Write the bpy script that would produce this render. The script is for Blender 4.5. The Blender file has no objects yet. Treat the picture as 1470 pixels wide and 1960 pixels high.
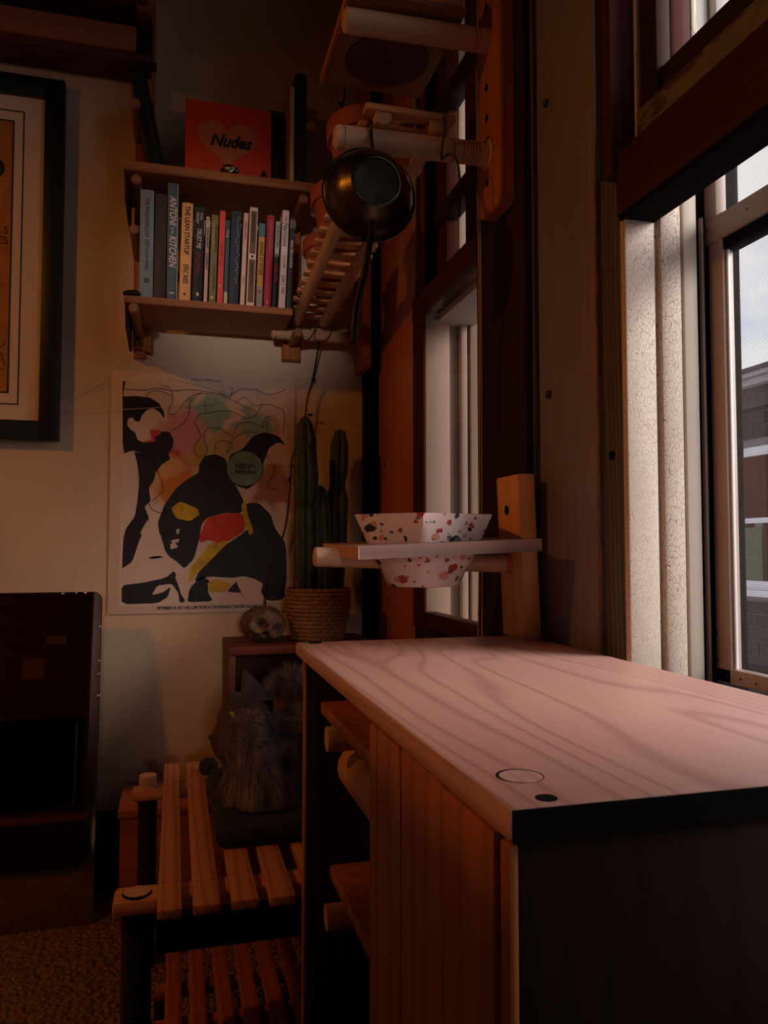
import bpy, bmesh, math, random
from mathutils import Vector, Matrix, noise as mnoise
R = math.radians
scene = bpy.context.scene
col = scene.collection
random.seed(7)

SKY = 1.25                    # sky radiance
SUN, SUNANG, SUNDIR = 6.6, 36, (-0.62, 0.36, -0.30)
BOOK_FILL = 165.0
WALL_FILL = 60.0
LAMP = 17.0                   # warm pendant bulb, watts
REARC, REARW, REARZ0, REARZ1 = -1.2, 1.6, 0.60, 1.40     # unseen window added in the same wall behind the camera, for fill
# ------------------------------------------------------------------ camera, sky, light, exposure
cam_data = bpy.data.cameras.new('camera')
cam = bpy.data.objects.new('camera', cam_data); col.objects.link(cam)
cam_data.sensor_fit = 'VERTICAL'; cam_data.sensor_height = 34.6
cam_data.lens = 34.6 * 1480.0 / 1960.0
cam_data.clip_start = 0.02
cam.location = (0, 0, 0.84)
cam.rotation_euler = (R(90 + 2.7), 0, R(-15.1))
scene.camera = cam

scene.view_settings.view_transform = 'Standard'
scene.view_settings.look = 'None'
scene.view_settings.gamma = 1.0
scene.view_settings.use_curve_mapping = False
scene.view_settings.exposure = 0.0

world = bpy.data.worlds.new('sky'); scene.world = world; world.use_nodes = True
wn = world.node_tree; wn.nodes.clear()
def wnode(t): return wn.nodes.new(t)
w_out = wnode('ShaderNodeOutputWorld'); w_bg = wnode('ShaderNodeBackground')
w_tc = wnode('ShaderNodeTexCoord'); w_sep = wnode('ShaderNodeSeparateXYZ')
wn.links.new(w_tc.outputs['Generated'], w_sep.inputs[0])
w_map = wnode('ShaderNodeMapping'); w_map.inputs['Scale'].default_value = (1, 1, 2.6)
wn.links.new(w_tc.outputs['Generated'], w_map.inputs[0])
w_no = wnode('ShaderNodeTexNoise'); w_no.inputs['Scale'].default_value = 3.4; w_no.inputs['Detail'].default_value = 6
wn.links.new(w_map.outputs[0], w_no.inputs['Vector'])
w_cr = wnode('ShaderNodeValToRGB')
w_cr.color_ramp.elements[0].position = 0.16; w_cr.color_ramp.elements[0].color = (0.80, 0.84, 0.90, 1)
w_cr.color_ramp.elements[1].position = 0.50; w_cr.color_ramp.elements[1].color = (0.40, 0.55, 0.88, 1)
wn.links.new(w_sep.outputs['Z'], w_cr.inputs[0])
w_cl = wnode('ShaderNodeValToRGB')
w_cl.color_ramp.elements[0].position = 0.47; w_cl.color_ramp.elements[0].color = (0, 0, 0, 1)
w_cl.color_ramp.elements[1].position = 0.62; w_cl.color_ramp.elements[1].color = (1, 1, 1, 1)
wn.links.new(w_no.outputs['Fac'], w_cl.inputs[0])
w_mx = wnode('ShaderNodeMix'); w_mx.data_type = 'RGBA'
wn.links.new(w_cl.outputs[0], w_mx.inputs[0]); wn.links.new(w_cr.outputs[0], w_mx.inputs[6])
w_mx.inputs[7].default_value = (0.98, 0.95, 0.93, 1)
wn.links.new(w_mx.outputs[2], w_bg.inputs['Color'])
w_bg.inputs['Strength'].default_value = SKY
wn.links.new(w_bg.outputs[0], w_out.inputs[0])

def area_portal(name, loc, rot, sx, sy):
    l = bpy.data.lights.new(name, 'AREA'); l.shape = 'RECTANGLE'; l.size = sx; l.size_y = sy
    l.cycles.is_portal = True
    o = bpy.data.objects.new(name, l); o.location = loc; o.rotation_euler = rot; col.objects.link(o)
# sky portals in the window openings
area_portal('portal_near', (0.72, 0.54, 1.55), (0, R(90), 0), 1.9, 0.6)
area_portal('portal_far', (0.72, 1.47, 1.55), (0, R(90), 0), 1.9, 0.46)
area_portal('portal_behind', (0.72, REARC, 1.45), (0, R(90), 0), 1.5, REARW)

sun = bpy.data.lights.new('hazy_sun', 'SUN')      # sun behind thin cloud: broad and soft
sun.energy = SUN; sun.angle = R(SUNANG); sun.color = (1.0, 0.92, 0.88)
sun_o = bpy.data.objects.new('hazy_sun', sun); col.objects.link(sun_o)
sun_o.rotation_euler = Vector(SUNDIR).to_track_quat('-Z', 'Y').to_euler()

lamp = bpy.data.lights.new('lamp_bulb', 'POINT')
lamp.color = (1.0, 0.37, 0.045); lamp.energy = LAMP; lamp.shadow_soft_size = 0.045
lamp_o = bpy.data.objects.new('lamp_bulb', lamp); lamp_o.location = (-1.5, 0.75, 1.995); col.objects.link(lamp_o)

gap = bpy.data.lights.new('book_fill_spot', 'SPOT')      # added fill spot aimed at the books
gap.energy = BOOK_FILL; gap.spot_size = R(8.2); gap.spot_blend = 0.9; gap.shadow_soft_size = 0.12; gap.color = (1.0, 0.84, 0.74)
book_fill_o = bpy.data.objects.new('book_fill_spot', gap); col.objects.link(book_fill_o)
book_fill_o.location = (-0.7, -2.3, 1.30)
book_fill_o.rotation_euler = (Vector((0.13, 1.85, 1.50)) - book_fill_o.location).to_track_quat('-Z', 'Y').to_euler()

low = bpy.data.lights.new('wall_fill_spot', 'SPOT')       # added fill spot brightening the lower wall, with no opening behind it
low.energy = WALL_FILL; low.spot_size = R(11.5); low.spot_blend = 1.0; low.shadow_soft_size = 0.2; low.color = (1.0, 0.80, 0.72)
wall_fill_o = bpy.data.objects.new('wall_fill_spot', low); col.objects.link(wall_fill_o)
wall_fill_o.location = (0.0, -2.3, 1.25)
wall_fill_o.rotation_euler = (Vector((0.10, 2.08, 0.68)) - wall_fill_o.location).to_track_quat('-Z', 'Y').to_euler()

# ------------------------------------------------------------------ materials
def srgb(r, g, b):
    f = lambda c: (c / 255 / 12.92) if c / 255 <= 0.04045 else ((c / 255 + 0.055) / 1.055) ** 2.4
    return (f(r), f(g), f(b), 1.0)
class NT:
    def __init__(s, name):
        s.m = bpy.data.materials.new(name); s.m.use_nodes = True
        s.t = s.m.node_tree; s.t.nodes.clear()
        s.out = s.t.nodes.new('ShaderNodeOutputMaterial')
    def n(s, typ, **kw):
        nd = s.t.nodes.new('ShaderNode' + typ)
        for k, v in kw.items(): setattr(nd, k, v)
        return nd
    def l(s, a, b): s.t.links.new(a, b)
    def bsdf(s, rough=0.6, metal=0.0):
        b = s.n('BsdfPrincipled'); b.inputs['Roughness'].default_value = rough
        b.inputs['Metallic'].default_value = metal
        s.l(b.outputs[0], s.out.inputs[0]); return b
    def coords(s, scale=(1, 1, 1), shift=True):
        tc = s.n('TexCoord'); mp = s.n('Mapping'); mp.inputs['Scale'].default_value = scale
        if shift:
            oi = s.n('ObjectInfo'); mu = s.n('VectorMath', operation='SCALE')
            mu.inputs[0].default_value = (3.1, 5.7, 9.3); s.l(oi.outputs['Random'], mu.inputs['Scale'])
            ad = s.n('VectorMath', operation='ADD')
            s.l(tc.outputs['Object'], ad.inputs[0]); s.l(mu.outputs[0], ad.inputs[1])
            s.l(ad.outputs[0], mp.inputs[0])
        else: s.l(tc.outputs['Object'], mp.inputs[0])
        return mp.outputs[0]
    def noise(s, vec, scale, detail=3, rough=0.5):
        nd = s.n('TexNoise'); nd.inputs['Scale'].default_value = scale
        nd.inputs['Detail'].default_value = detail; nd.inputs['Roughness'].default_value = rough
        s.l(vec, nd.inputs['Vector']); return nd.outputs['Fac']
    def math(s, op, a, b=None, c=None):
        nd = s.n('Math', operation=op)
        for i, v in enumerate((a, b, c)):
            if v is None: continue
            if isinstance(v, (int, float)): nd.inputs[i].default_value = v
            else: s.l(v, nd.inputs[i])
        return nd.outputs[0]
    def ramp(s, fac, stops, interp='LINEAR'):
        nd = s.n('ValToRGB'); cr = nd.color_ramp; cr.interpolation = interp
        while len(cr.elements) < len(stops): cr.elements.new(0.5)
        for e, (p, c) in zip(cr.elements, stops): e.position = p; e.color = c
        s.l(fac, nd.inputs[0]); return nd.outputs[0]
    def mix(s, fac, a, b):
        nd = s.n('Mix', data_type='RGBA')
        for i, v in ((0, fac), (6, a), (7, b)):
            if isinstance(v, tuple): nd.inputs[i].default_value = v
            elif isinstance(v, (int, float)): nd.inputs[i].default_value = v
            else: s.l(v, nd.inputs[i])
        return nd.outputs[2]
    def bump(s, b, h, strength=0.3, dist=0.002):
        nd = s.n('Bump'); nd.inputs['Strength'].default_value = strength; nd.inputs['Distance'].default_value = dist
        s.l(h, nd.inputs['Height']); s.l(nd.outputs[0], b.inputs['Normal'])

def scl(c, k): return (min(1, c[0] * k), min(1, c[1] * k), min(1, c[2] * k), 1)

def paint(name, rgb, rough=0.6, var=0.12, nscale=9, bump=0.0, bscale=200, metal=0.0, stretch=(1, 1, 1), spec=None):
    t = NT(name); b = t.bsdf(rough, metal); c = srgb(*rgb)
    v = t.coords(stretch); f = t.noise(v, nscale, 4)
    t.l(t.ramp(f, [(0.3, scl(c, 1 - var)), (0.7, scl(c, 1 + var))]), b.inputs['Base Color'])
    if spec is not None: b.inputs['Specular IOR Level'].default_value = spec
    if bump: t.bump(b, t.noise(v, bscale, 3), bump)
    return t.m

def wood(name, light, dark, axis='y', freq=34, amp=0.10, rough=0.5, line=0.75, streak=0.25, spec=0.35, shift=True, sharp=3.0):
    """grain runs along axis; latewood lines from contour loops of stretched noise"""
    t = NT(name); b = t.bsdf(rough); b.inputs['Specular IOR Level'].default_value = spec
    st = {'x': (0.16, 1, 1), 'y': (1, 0.16, 1), 'z': (1, 1, 0.16)}[axis]
    v = t.coords(st, shift)
    n1 = t.noise(v, 4.5, 2, 0.45)
    dot = t.n('VectorMath', operation='DOT_PRODUCT'); t.l(v, dot.inputs[0])
    dot.inputs[1].default_value = {'x': (0, 1, 0.8), 'y': (1, 0, 0.8), 'z': (1, 0.8, 0)}[axis]
    s = t.math('MULTIPLY_ADD', n1, amp, dot.outputs['Value'])
    s = t.math('MULTIPLY', s, freq * 6.283)
    s = t.math('SINE', s)
    s = t.math('MULTIPLY_ADD', s, 0.5, 0.5)
    s = t.math('POWER', s, sharp)
    st2 = {'x': (2, 90, 90), 'y': (90, 2, 90), 'z': (90, 90, 2)}[axis]
    fib = t.noise(t.coords(st2, shift), 1.0, 3)
    big = t.noise(v, 2.5, 2)
    L = srgb(*light); D = srgb(*dark)
    c = t.mix(t.math('MULTIPLY', s, line), L, D)
    c2 = t.mix(t.math('MULTIPLY', fib, streak), c, D)
    c3 = t.mix(t.math('MULTIPLY', big, 0.35), c2, scl(L, 0.72))
    t.l(c3, b.inputs['Base Color'])
    t.bump(b, t.math('ADD', fib, s), 0.12, 0.0006)
    return t.m

def metal(name, rgb, rough=0.35, var=0.2):
    t = NT(name); b = t.bsdf(rough, 1.0); c = srgb(*rgb); v = t.coords()
    f = t.noise(v, 40, 4)
    t.l(t.ramp(f, [(0.3, scl(c, 1 - var)), (0.7, scl(c, 1 + var))]), b.inputs['Base Color'])
    t.l(t.ramp(t.noise(v, 25, 3), [(0.2, (rough * 0.7,) * 3 + (1,)), (0.8, (min(1, rough * 1.4),) * 3 + (1,))]), b.inputs['Roughness'])
    return t.m

def glass(name, tint=(1, 1, 1, 1), refl=0.08):
    t = NT(name); tr = t.n('BsdfTransparent'); gl = t.n('BsdfGlossy'); gl.inputs['Roughness'].default_value = 0.02
    tr.inputs[0].default_value = tint
    fr = t.n('Fresnel'); fr.inputs[0].default_value = 1.45
    ge = t.n('NewGeometry')   # only the outer skin of the thin pane reflects
    mx = t.n('MixShader'); t.l(t.math('MULTIPLY', t.math('MINIMUM', t.math('MULTIPLY', fr.outputs[0], refl / 0.08), 0.14), t.math('SUBTRACT', 1.0, ge.outputs['Backfacing'])), mx.inputs[0])
    t.l(tr.outputs[0], mx.inputs[1]); t.l(gl.outputs[0], mx.inputs[2]); t.l(mx.outputs[0], t.out.inputs[0]); return t.m

def cracked(name, rgb, crack, axis='z', scale=60, width=0.05, rough=0.6, chip=0.0, under=(60, 40, 30), gap=0.25):
    t = NT(name); b = t.bsdf(rough); c = srgb(*rgb)
    st = {'z': (1.6, 1.6, 0.5), 'y': (1.5, 0.6, 1.5)}[axis]
    v = t.coords(st)
    nz = t.n('TexNoise'); nz.inputs['Scale'].default_value = 30; t.l(v, nz.inputs['Vector'])
    w = t.n('VectorMath', operation='MULTIPLY_ADD'); t.l(nz.outputs['Color'], w.inputs[0])
    w.inputs[1].default_value = (0.012,) * 3; t.l(v, w.inputs[2])
    vo = t.n('TexVoronoi', feature='DISTANCE_TO_EDGE'); vo.inputs['Scale'].default_value = scale
    t.l(w.outputs[0], vo.inputs['Vector'])
    k = t.ramp(vo.outputs['Distance'], [(0.0, (1, 1, 1, 1)), (width, (0, 0, 0, 1))])
    mask = t.ramp(t.noise(v, 6, 3), [(0.38, (gap, gap, gap, 1)), (0.6, (1, 1, 1, 1))])
    k2 = t.math('MULTIPLY', k, mask)
    f = t.noise(v, 12, 4)
    base = t.ramp(f, [(0.3, scl(c, 0.86)), (0.7, scl(c, 1.08))])
    cc = t.mix(k2, base, srgb(*crack))
    if chip:
        ch = t.ramp(t.noise(v, 16, 5, 0.65), [(0.5 - chip * 0.2, (1, 1, 1, 1)), (0.53 - chip * 0.2, (0, 0, 0, 1))])
        cc = t.mix(ch, cc, srgb(*under))
    t.l(cc, b.inputs['Base Color'])
    t.bump(b, t.math('SUBTRACT', 1.0, k2), 0.5, 0.0012)
    return t.m

M = {}
M['wall'] = paint('wall_paint', (216, 192, 166), 0.75, 0.03, 6, 0.08, 300)
M['ceiling'] = paint('dark_ceiling', (70, 46, 28), 0.8)
M['wood_wall'] = wood('brown_wall_boards', (112, 70, 44), (70, 40, 24), 'z', 12, 0.1, 0.6)
M['pine_y'] = wood('pine_grain_y', (216, 166, 150), (152, 96, 80), 'y', 50, 0.50, 0.45, 0.46, 0.16, spec=0.35, sharp=6.0)
M['pine_x'] = wood('pine_grain_x', (218, 158, 118), (166, 102, 66), 'x', 40, 0.10, 0.5, 0.45, 0.2)
M['pine_z'] = wood('pine_grain_z', (248, 188, 130), (206, 134, 84), 'z', 40, 0.10, 0.5, 0.4, 0.2)
M['slat_y'] = wood('slat_pine', (206, 140, 92), (136, 74, 42), 'y', 60, 0.09, 0.55, 0.6, 0.3)
M['slat_x'] = wood('slat_pine_x', (216, 150, 100), (150, 84, 46), 'x', 60, 0.09, 0.55, 0.5, 0.3)
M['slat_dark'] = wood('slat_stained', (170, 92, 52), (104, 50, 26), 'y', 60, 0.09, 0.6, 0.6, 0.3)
M['door_z'] = wood('door_board_wood', (188, 112, 48), (130, 68, 26), 'z', 30, 0.08, 0.5, 0.6, 0.3)
M['greywood_x'] = wood('weathered_pine', (176, 130, 114), (84, 68, 66), 'x', 46, 0.22, 0.6, 0.8, 0.35)
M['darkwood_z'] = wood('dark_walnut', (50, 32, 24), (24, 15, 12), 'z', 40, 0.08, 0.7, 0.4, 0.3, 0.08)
M['darkwood_y'] = wood('dark_walnut_y', (58, 34, 26), (30, 16, 12), 'y', 40, 0.08, 0.6, 0.4, 0.3)
M['shelf_x'] = wood('shelf_wood', (176, 112, 74), (118, 66, 40), 'x', 50, 0.08, 0.6, 0.4, 0.3)
M['strip_z'] = wood('strip_wood', (190, 110, 52), (130, 68, 30), 'z', 60, 0.06, 0.55, 0.4, 0.3)
M['dowel_x'] = wood('dowel_wood_x', (214, 172, 140), (168, 122, 92), 'x', 70, 0.05, 0.6, 0.35, 0.35)
M['dowel_y'] = wood('dowel_wood_y', (206, 158, 120), (160, 110, 78), 'y', 70, 0.05, 0.6, 0.35, 0.35)
M['redbrown_z'] = wood('mahogany_panel', (206, 122, 92), (136, 66, 46), 'z', 26, 0.14, 0.33, 0.35, 0.3, 0.6)
M['casing_z'] = wood('dark_casing', (138, 126, 136), (98, 88, 96), 'z', 60, 0.05, 0.4, 0.3, 0.5, 0.5)
M['mullion'] = wood('brown_black_board', (60, 34, 24), (34, 18, 14), 'z', 60, 0.05, 0.7, 0.3, 0.4, 0.12)
M['redtrim_z'] = wood('red_trim', (88, 40, 32), (44, 18, 15), 'z', 80, 0.04, 0.7, 0.5, 0.4, 0.12)
M['redtrim_y'] = wood('red_trim_y', (74, 34, 28), (38, 17, 14), 'y', 80, 0.04, 0.6, 0.5, 0.4, 0.2)
M['black'] = paint('black_paint', (24, 22, 22), 0.5, 0.2)
M['groove'] = paint('groove_black', (16, 14, 14), 0.9, 0.2, spec=0.1)
M['painted_shade'] = paint('painted_shade_black', (20, 16, 15), 0.95, 0.2, spec=0.05)  # near-black that paints shade under the transom and on the top's end
M['worn'] = paint('worn_bare_edge', (120, 82, 60), 0.7, 0.6, 120, stretch=(1, 1, 0.3))
M['weather'] = wood('weathered_dark_strip', (126, 122, 118), (50, 46, 44), 'z', 130, 0.08, 0.75, 0.7, 0.9, 0.15)
M['cream'] = cracked('cracked_cream_paint', (224, 204, 184), (150, 126, 108), 'z', 230, 0.07, 0.6, gap=0.35)
M['cream_plain'] = paint('cream_paint', (222, 206, 186), 0.6, 0.06, 8, 0.05, 60, stretch=(1, 1, 0.25))
M['cream_grey'] = paint('grey_cream_paint', (196, 188, 178), 0.6, 0.12, 8, 0.05, 60, stretch=(1, 1, 0.15))
M['cream_dull'] = paint('dull_cream_paint', (178, 160, 148), 0.6, 0.10, 10, 0.05, 60, stretch=(1, 1, 0.2))
M['grey_dull'] = paint('dull_grey_paint', (140, 126, 118), 0.6, 0.12, 10, 0.05, 60, stretch=(1, 1, 0.2))
M['chip'] = cracked('chipped_white_paint', (206, 190, 168), (90, 70, 56), 'z', 50, 0.05, 0.6, 0.5, (92, 60, 44))
M['greycrack'] = cracked('cracked_grey_ledge', (128, 118, 108), (44, 36, 32), 'y', 48, 0.10, 0.65, 0.2, (80, 52, 44))
M['alu'] = paint('taupe_aluminium', (176, 152, 138), 0.45, 0.05, 10)
M['alu_light'] = paint('bright_aluminium_edge', (240, 236, 230), 0.4, 0.03)
M['glass'] = glass('window_glass')
M['string'] = paint('pale_cord', (214, 196, 176), 0.7)
M['iron'] = metal('iron_screw', (70, 62, 58), 0.5)
def screen_mat():
    t = NT('insect_screen'); tr = t.n('BsdfTransparent'); di = t.n('BsdfDiffuse'); di.inputs[0].default_value = srgb(120, 120, 122)
    v = t.coords((1, 1, 1), False); wv = t.n('TexWave', bands_direction='Z'); wv.inputs['Scale'].default_value = 105
    t.l(v, wv.inputs['Vector']); wy = t.n('TexWave', bands_direction='Y'); wy.inputs['Scale'].default_value = 230; t.l(v, wy.inputs['Vector'])
    a = t.ramp(wv.outputs['Fac'], [(0.55, (0, 0, 0, 1)), (0.8, (1, 1, 1, 1))]); c = t.ramp(wy.outputs['Fac'], [(0.6, (0, 0, 0, 1)), (0.8, (1, 1, 1, 1))])
    f = t.math('MULTIPLY_ADD', t.math('MAXIMUM', a, c), 0.14, 0.10)
    mx = t.n('MixShader'); t.l(f, mx.inputs[0]); t.l(tr.outputs[0], mx.inputs[1]); t.l(di.outputs[0], mx.inputs[2]); t.l(mx.outputs[0], t.out.inputs[0])
    return t.m
M['screen'] = screen_mat()
def carpet_mat():
    t = NT('carpet_pile'); b = t.bsdf(0.95); v = t.coords((1, 1, 1), False)
    vo = t.n('TexVoronoi'); vo.inputs['Scale'].default_value = 90; t.l(v, vo.inputs['Vector'])
    n = t.noise(v, 30, 5); c1 = srgb(120, 86, 60); c2 = srgb(176, 134, 96)
    t.l(t.mix(t.math('MULTIPLY', t.math('ADD', n, vo.outputs['Distance']), 0.8), c2, c1), b.inputs['Base Color'])
    t.bump(b, t.math('SUBTRACT', n, vo.outputs['Distance']), 1.0, 0.012); return t.m
M['carpet'] = carpet_mat()
def terrazzo():
    t = NT('terrazzo_glaze'); b = t.bsdf(0.35); v = t.coords((1, 1, 1.25), False)
    nz = t.n('TexNoise'); nz.inputs['Scale'].default_value = 90; t.l(v, nz.inputs['Vector'])
    w = t.n('VectorMath', operation='MULTIPLY_ADD'); t.l(nz.outputs['Color'], w.inputs[0]); w.inputs[1].default_value = (0.010,) * 3; t.l(v, w.inputs[2])
    base = srgb(236, 212, 204); colr = base
    pal = [srgb(46, 48, 54), srgb(176, 62, 54), srgb(112, 108, 112), srgb(214, 150, 126)]
    for sc_, seed in ((46, 0.0), (84, 3.3)):
        ad = t.n('VectorMath', operation='ADD'); t.l(w.outputs[0], ad.inputs[0]); ad.inputs[1].default_value = (seed, seed, seed)
        vo = t.n('TexVoronoi'); vo.inputs['Scale'].default_value = sc_; vo.inputs['Randomness'].default_value = 0.9; t.l(ad.outputs[0], vo.inputs['Vector'])
        sp = t.n('SeparateColor'); t.l(vo.outputs['Color'], sp.inputs[0])
        chip = t.ramp(sp.outputs[0], [(0.0, pal[0]), (0.27, pal[1]), (0.5, pal[2]), (0.74, pal[3])], 'CONSTANT')
        thr = t.math('MULTIPLY_ADD', sp.outputs[1], 0.36, 0.12)
        m = t.math('LESS_THAN', vo.outputs['Distance'], thr)
        keep = t.math('LESS_THAN', sp.outputs[2], 0.70)
        colr = t.mix(t.math('MULTIPLY', m, keep), colr, chip)
    t.l(colr, b.inputs['Base Color']); return t.m
M['terrazzo'] = terrazzo()
M['terracotta'] = paint('terracotta', (156, 70, 36), 0.75, 0.14, 20)
M['wok'] = metal('dark_steel', (92, 78, 66), 0.3, 0.3)
M['wokbase'] = metal('scorched_base', (60, 52, 42), 0.55, 0.3)
M['wokhandle'] = metal('dull_handle_steel', (46, 40, 36), 0.5)
M['peg_shaded'] = wood('shaded_peg_wood', (160, 110, 74), (120, 78, 50), 'y', 70, 0.05, 0.6, 0.35, 0.35)  # darker copy of the dowel wood, painting the shade on the pegs
M['wokrod'] = metal('bronze_rod', (120, 96, 66), 0.35)
M['cactus'] = paint('cactus_skin', (48, 66, 44), 0.55, 0.2, 30)
M['spine'] = paint('cactus_spine', (172, 152, 108), 0.7)
M['basket'] = paint('seagrass', (156, 106, 68), 0.75, 0.3, 40, stretch=(1, 1, 3))
M['soil'] = paint('potting_soil', (46, 34, 26), 0.95, 0.4, 120, 0.5, 200)
M['crate'] = wood('crate_redwood', (104, 44, 24), (62, 26, 15), 'x', 40, 0.08, 0.6, 0.4, 0.3)
M['chest'] = wood('chest_wood', (176, 100, 66), (128, 66, 42), 'x', 40, 0.08, 0.6, 0.3, 0.3)
M['bone'] = paint('aged_bone', (176, 140, 104), 0.7, 0.3, 60, 0.4, 150)
M['bone_dark'] = paint('bone_hollow', (44, 34, 30), 0.9, 0.3, 60)
M['cushion'] = paint('dark_teal_cushion', (30, 36, 38), 0.9, 0.2, 30, 0.3, 300)
M['wire'] = paint('black_wire', (20, 22, 22), 0.5)
M['fur'] = paint('grey_fur', (122, 104, 106), 0.75, 0.75, 34, spec=0.15, stretch=(1.4, 1.4, 0.5))
M['furskin'] = paint('grey_undercoat', (84, 70, 68), 0.9, 0.3, 40, spec=0.1)
M['eye'] = paint('amber_eye', (190, 150, 60), 0.15, 0.1)
M['nose'] = paint('dark_nose', (40, 30, 30), 0.4)
M['tray'] = wood('pale_ply', (212, 160, 100), (170, 116, 66), 'y', 50, 0.05, 0.5, 0.25, 0.2)
M['heater'] = paint('black_baseboard', (20, 24, 26), 0.5, 0.2)
def mirror_mat():
    t = NT('mirror_silver'); b = t.bsdf(0.03, 1.0); b.inputs['Base Color'].default_value = srgb(172, 160, 148); return t.m
M['mirror'] = mirror_mat()
M['paper'] = paint('print_paper', (226, 204, 190), 0.7, 0.03, 5)
M['ink'] = paint('black_ink', (22, 22, 24), 0.6, 0.15, 60)
M['amber'] = paint('amber_print', (176, 112, 44), 0.7, 0.2, 30, stretch=(1, 1, 0.4))
M['frame_black'] = paint('black_frame', (18, 24, 24), 0.45, 0.15)
M['pages'] = paint('page_block', (206, 182, 158), 0.8, 0.1, 300, stretch=(1, 0.05, 0.05))
M['stone'] = paint('grey_pebble', (150, 128, 112), 0.7, 0.2, 60)
M['brick'] = paint('dark_brick', (46, 42, 44), 0.85, 0.25, 30, 0.4, 120)
M['mortar'] = paint('pale_mortar', (128, 122, 122), 0.9, 0.15, 40)
M['cornice'] = paint('grey_white_cornice', (168, 164, 166), 0.6, 0.1, 20)
M['shingle'] = paint('dark_shingle', (70, 62, 64), 0.9, 0.35, 40, 0.5, 100)
M['whitewin'] = paint('white_window_paint', (226, 224, 224), 0.5, 0.04)
M['redhouse'] = paint('red_siding', (160, 52, 44), 0.8, 0.15, 30)
M['board_under'] = wood('plywood_underside', (150, 100, 72), (118, 74, 50), 'y', 40, 0.06, 0.6, 0.25, 0.2)
M['disc'] = paint('red_brown_disc', (92, 40, 26), 0.6, 0.15, 30)
M['shade'] = paint('linen_shade', (220, 190, 150), 0.9)
M['lettering_dark'] = paint('lettering_dark', (30, 24, 24), 0.7)
M['lettering_white'] = paint('lettering_white', (226, 206, 200), 0.7)
M['lettering_red'] = paint('lettering_red', (150, 36, 44), 0.7)
M['brass'] = metal('tarnished_silver', (150, 150, 130), 0.3)

# ------------------------------------------------------------------ mesh helpers
def NB(): return bmesh.new()
def box(b, x0, x1, y0, y1, z0, z1, bev=0.0, mi=0):
    vs = [b.verts.new((x, y, z)) for x in (x0, x1) for y in (y0, y1) for z in (z0, z1)]
    fs = [b.faces.new([vs[i] for i in q]) for q in ((0, 1, 3, 2), (4, 6, 7, 5), (0, 4, 5, 1), (2, 3, 7, 6), (0, 2, 6, 4), (1, 5, 7, 3))]
    for f in fs: f.material_index = mi
    if bev > 0:
        es = list({e for f in fs for e in f.edges})
        bmesh.ops.bevel(b, geom=es, offset=bev, segments=2, affect='EDGES', profile=0.5)
    return vs
def frame_axes(d):
    d = d.normalized(); a = Vector((0, 0, 1)) if abs(d.z) < 0.9 else Vector((1, 0, 0))
    u = d.cross(a).normalized(); return u, d.cross(u).normalized()
def rings(b, centers, axes, radii, seg=20, caps=True, mi=0):
    loops = []
    for c, (u, v), r in zip(centers, axes, radii):
        loops.append([b.verts.new(c + (u * math.cos(2 * math.pi * k / seg) + v * math.sin(2 * math.pi * k / seg)) * r) for k in range(seg)])
    for a, c in zip(loops, loops[1:]):
        for k in range(seg):
            f = b.faces.new((a[k], a[(k + 1) % seg], c[(k + 1) % seg], c[k])); f.material_index = mi
    if caps:
        for lp in (loops[0], loops[-1]):
            f = b.faces.new(lp); f.material_index = mi
def cyl(b, p0, p1, r, seg=20, r2=None, prof=None, mi=0):
    """cylinder; prof = list of (t along axis in metres, radius)"""
    p0, p1 = Vector(p0), Vector(p1); d = p1 - p0; L = d.length; dn = d / L; ax = frame_axes(d)
    if prof is None: prof = [(0, r), (L, r if r2 is None else r2)]
    rings(b, [p0 + dn * t for t, _ in prof], [ax] * len(prof), [q for _, q in prof], seg, True, mi)
def tube(b, pts, r, seg=8, radii=None):
    pts = [Vector(p) for p in pts]; ax = []; n = len(pts)
    u0 = None
    for i in range(n):
        d = (pts[min(i + 1, n - 1)] - pts[max(i - 1, 0)])
        if u0 is None: u, v = frame_axes(d)
        else:
            dn = d.normalized(); u = (u0 - dn * u0.dot(dn)).normalized(); v = dn.cross(u)
        u0 = u; ax.append((u, v))
    rings(b, pts, ax, radii or [r] * n, seg)
def lathe(b, prof, c=(0, 0, 0), seg=32, axis='z', caps=False, mi=0):
    """prof list of (r, h)"""
    cc = Vector(c); A = {'z': (Vector((1, 0, 0)), Vector((0, 1, 0)), Vector((0, 0, 1))), 'y': (Vector((1, 0, 0)), Vector((0, 0, 1)), Vector((0, -1, 0)))}[axis]
    loops = []
    for r, h in prof:
        if r < 1e-5: loops.append([b.verts.new(cc + A[2] * h)])
        else: loops.append([b.verts.new(cc + A[2] * h + (A[0] * math.cos(2 * math.pi * k / seg) + A[1] * math.sin(2 * math.pi * k / seg)) * r) for k in range(seg)])
    for a, d in zip(loops, loops[1:]):
        for k in range(seg):
            k2 = (k + 1) % seg
            if len(a) == 1 and len(d) == 1: continue
            if len(a) == 1: f = b.faces.new((a[0], d[k2], d[k]))
            elif len(d) == 1: f = b.faces.new((a[k], a[k2], d[0]))
            else: f = b.faces.new((a[k], a[k2], d[k2], d[k]))
            f.material_index = mi
def prism(b, pts, y0, y1, axes='xz'):
    """polygon in a plane extruded along the third axis"""
    def P(p, h):
        return {'xz': (p[0], h, p[1]), 'xy': (p[0], p[1], h), 'yz': (h, p[0], p[1])}[axes]
    A = [b.verts.new(P(p, y0)) for p in pts]; Bv = [b.verts.new(P(p, y1)) for p in pts]; n = len(pts)
    b.faces.new(A); b.faces.new(Bv[::-1])
    for i in range(n): b.faces.new((A[i], Bv[i], Bv[(i + 1) % n], A[(i + 1) % n]))
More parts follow.
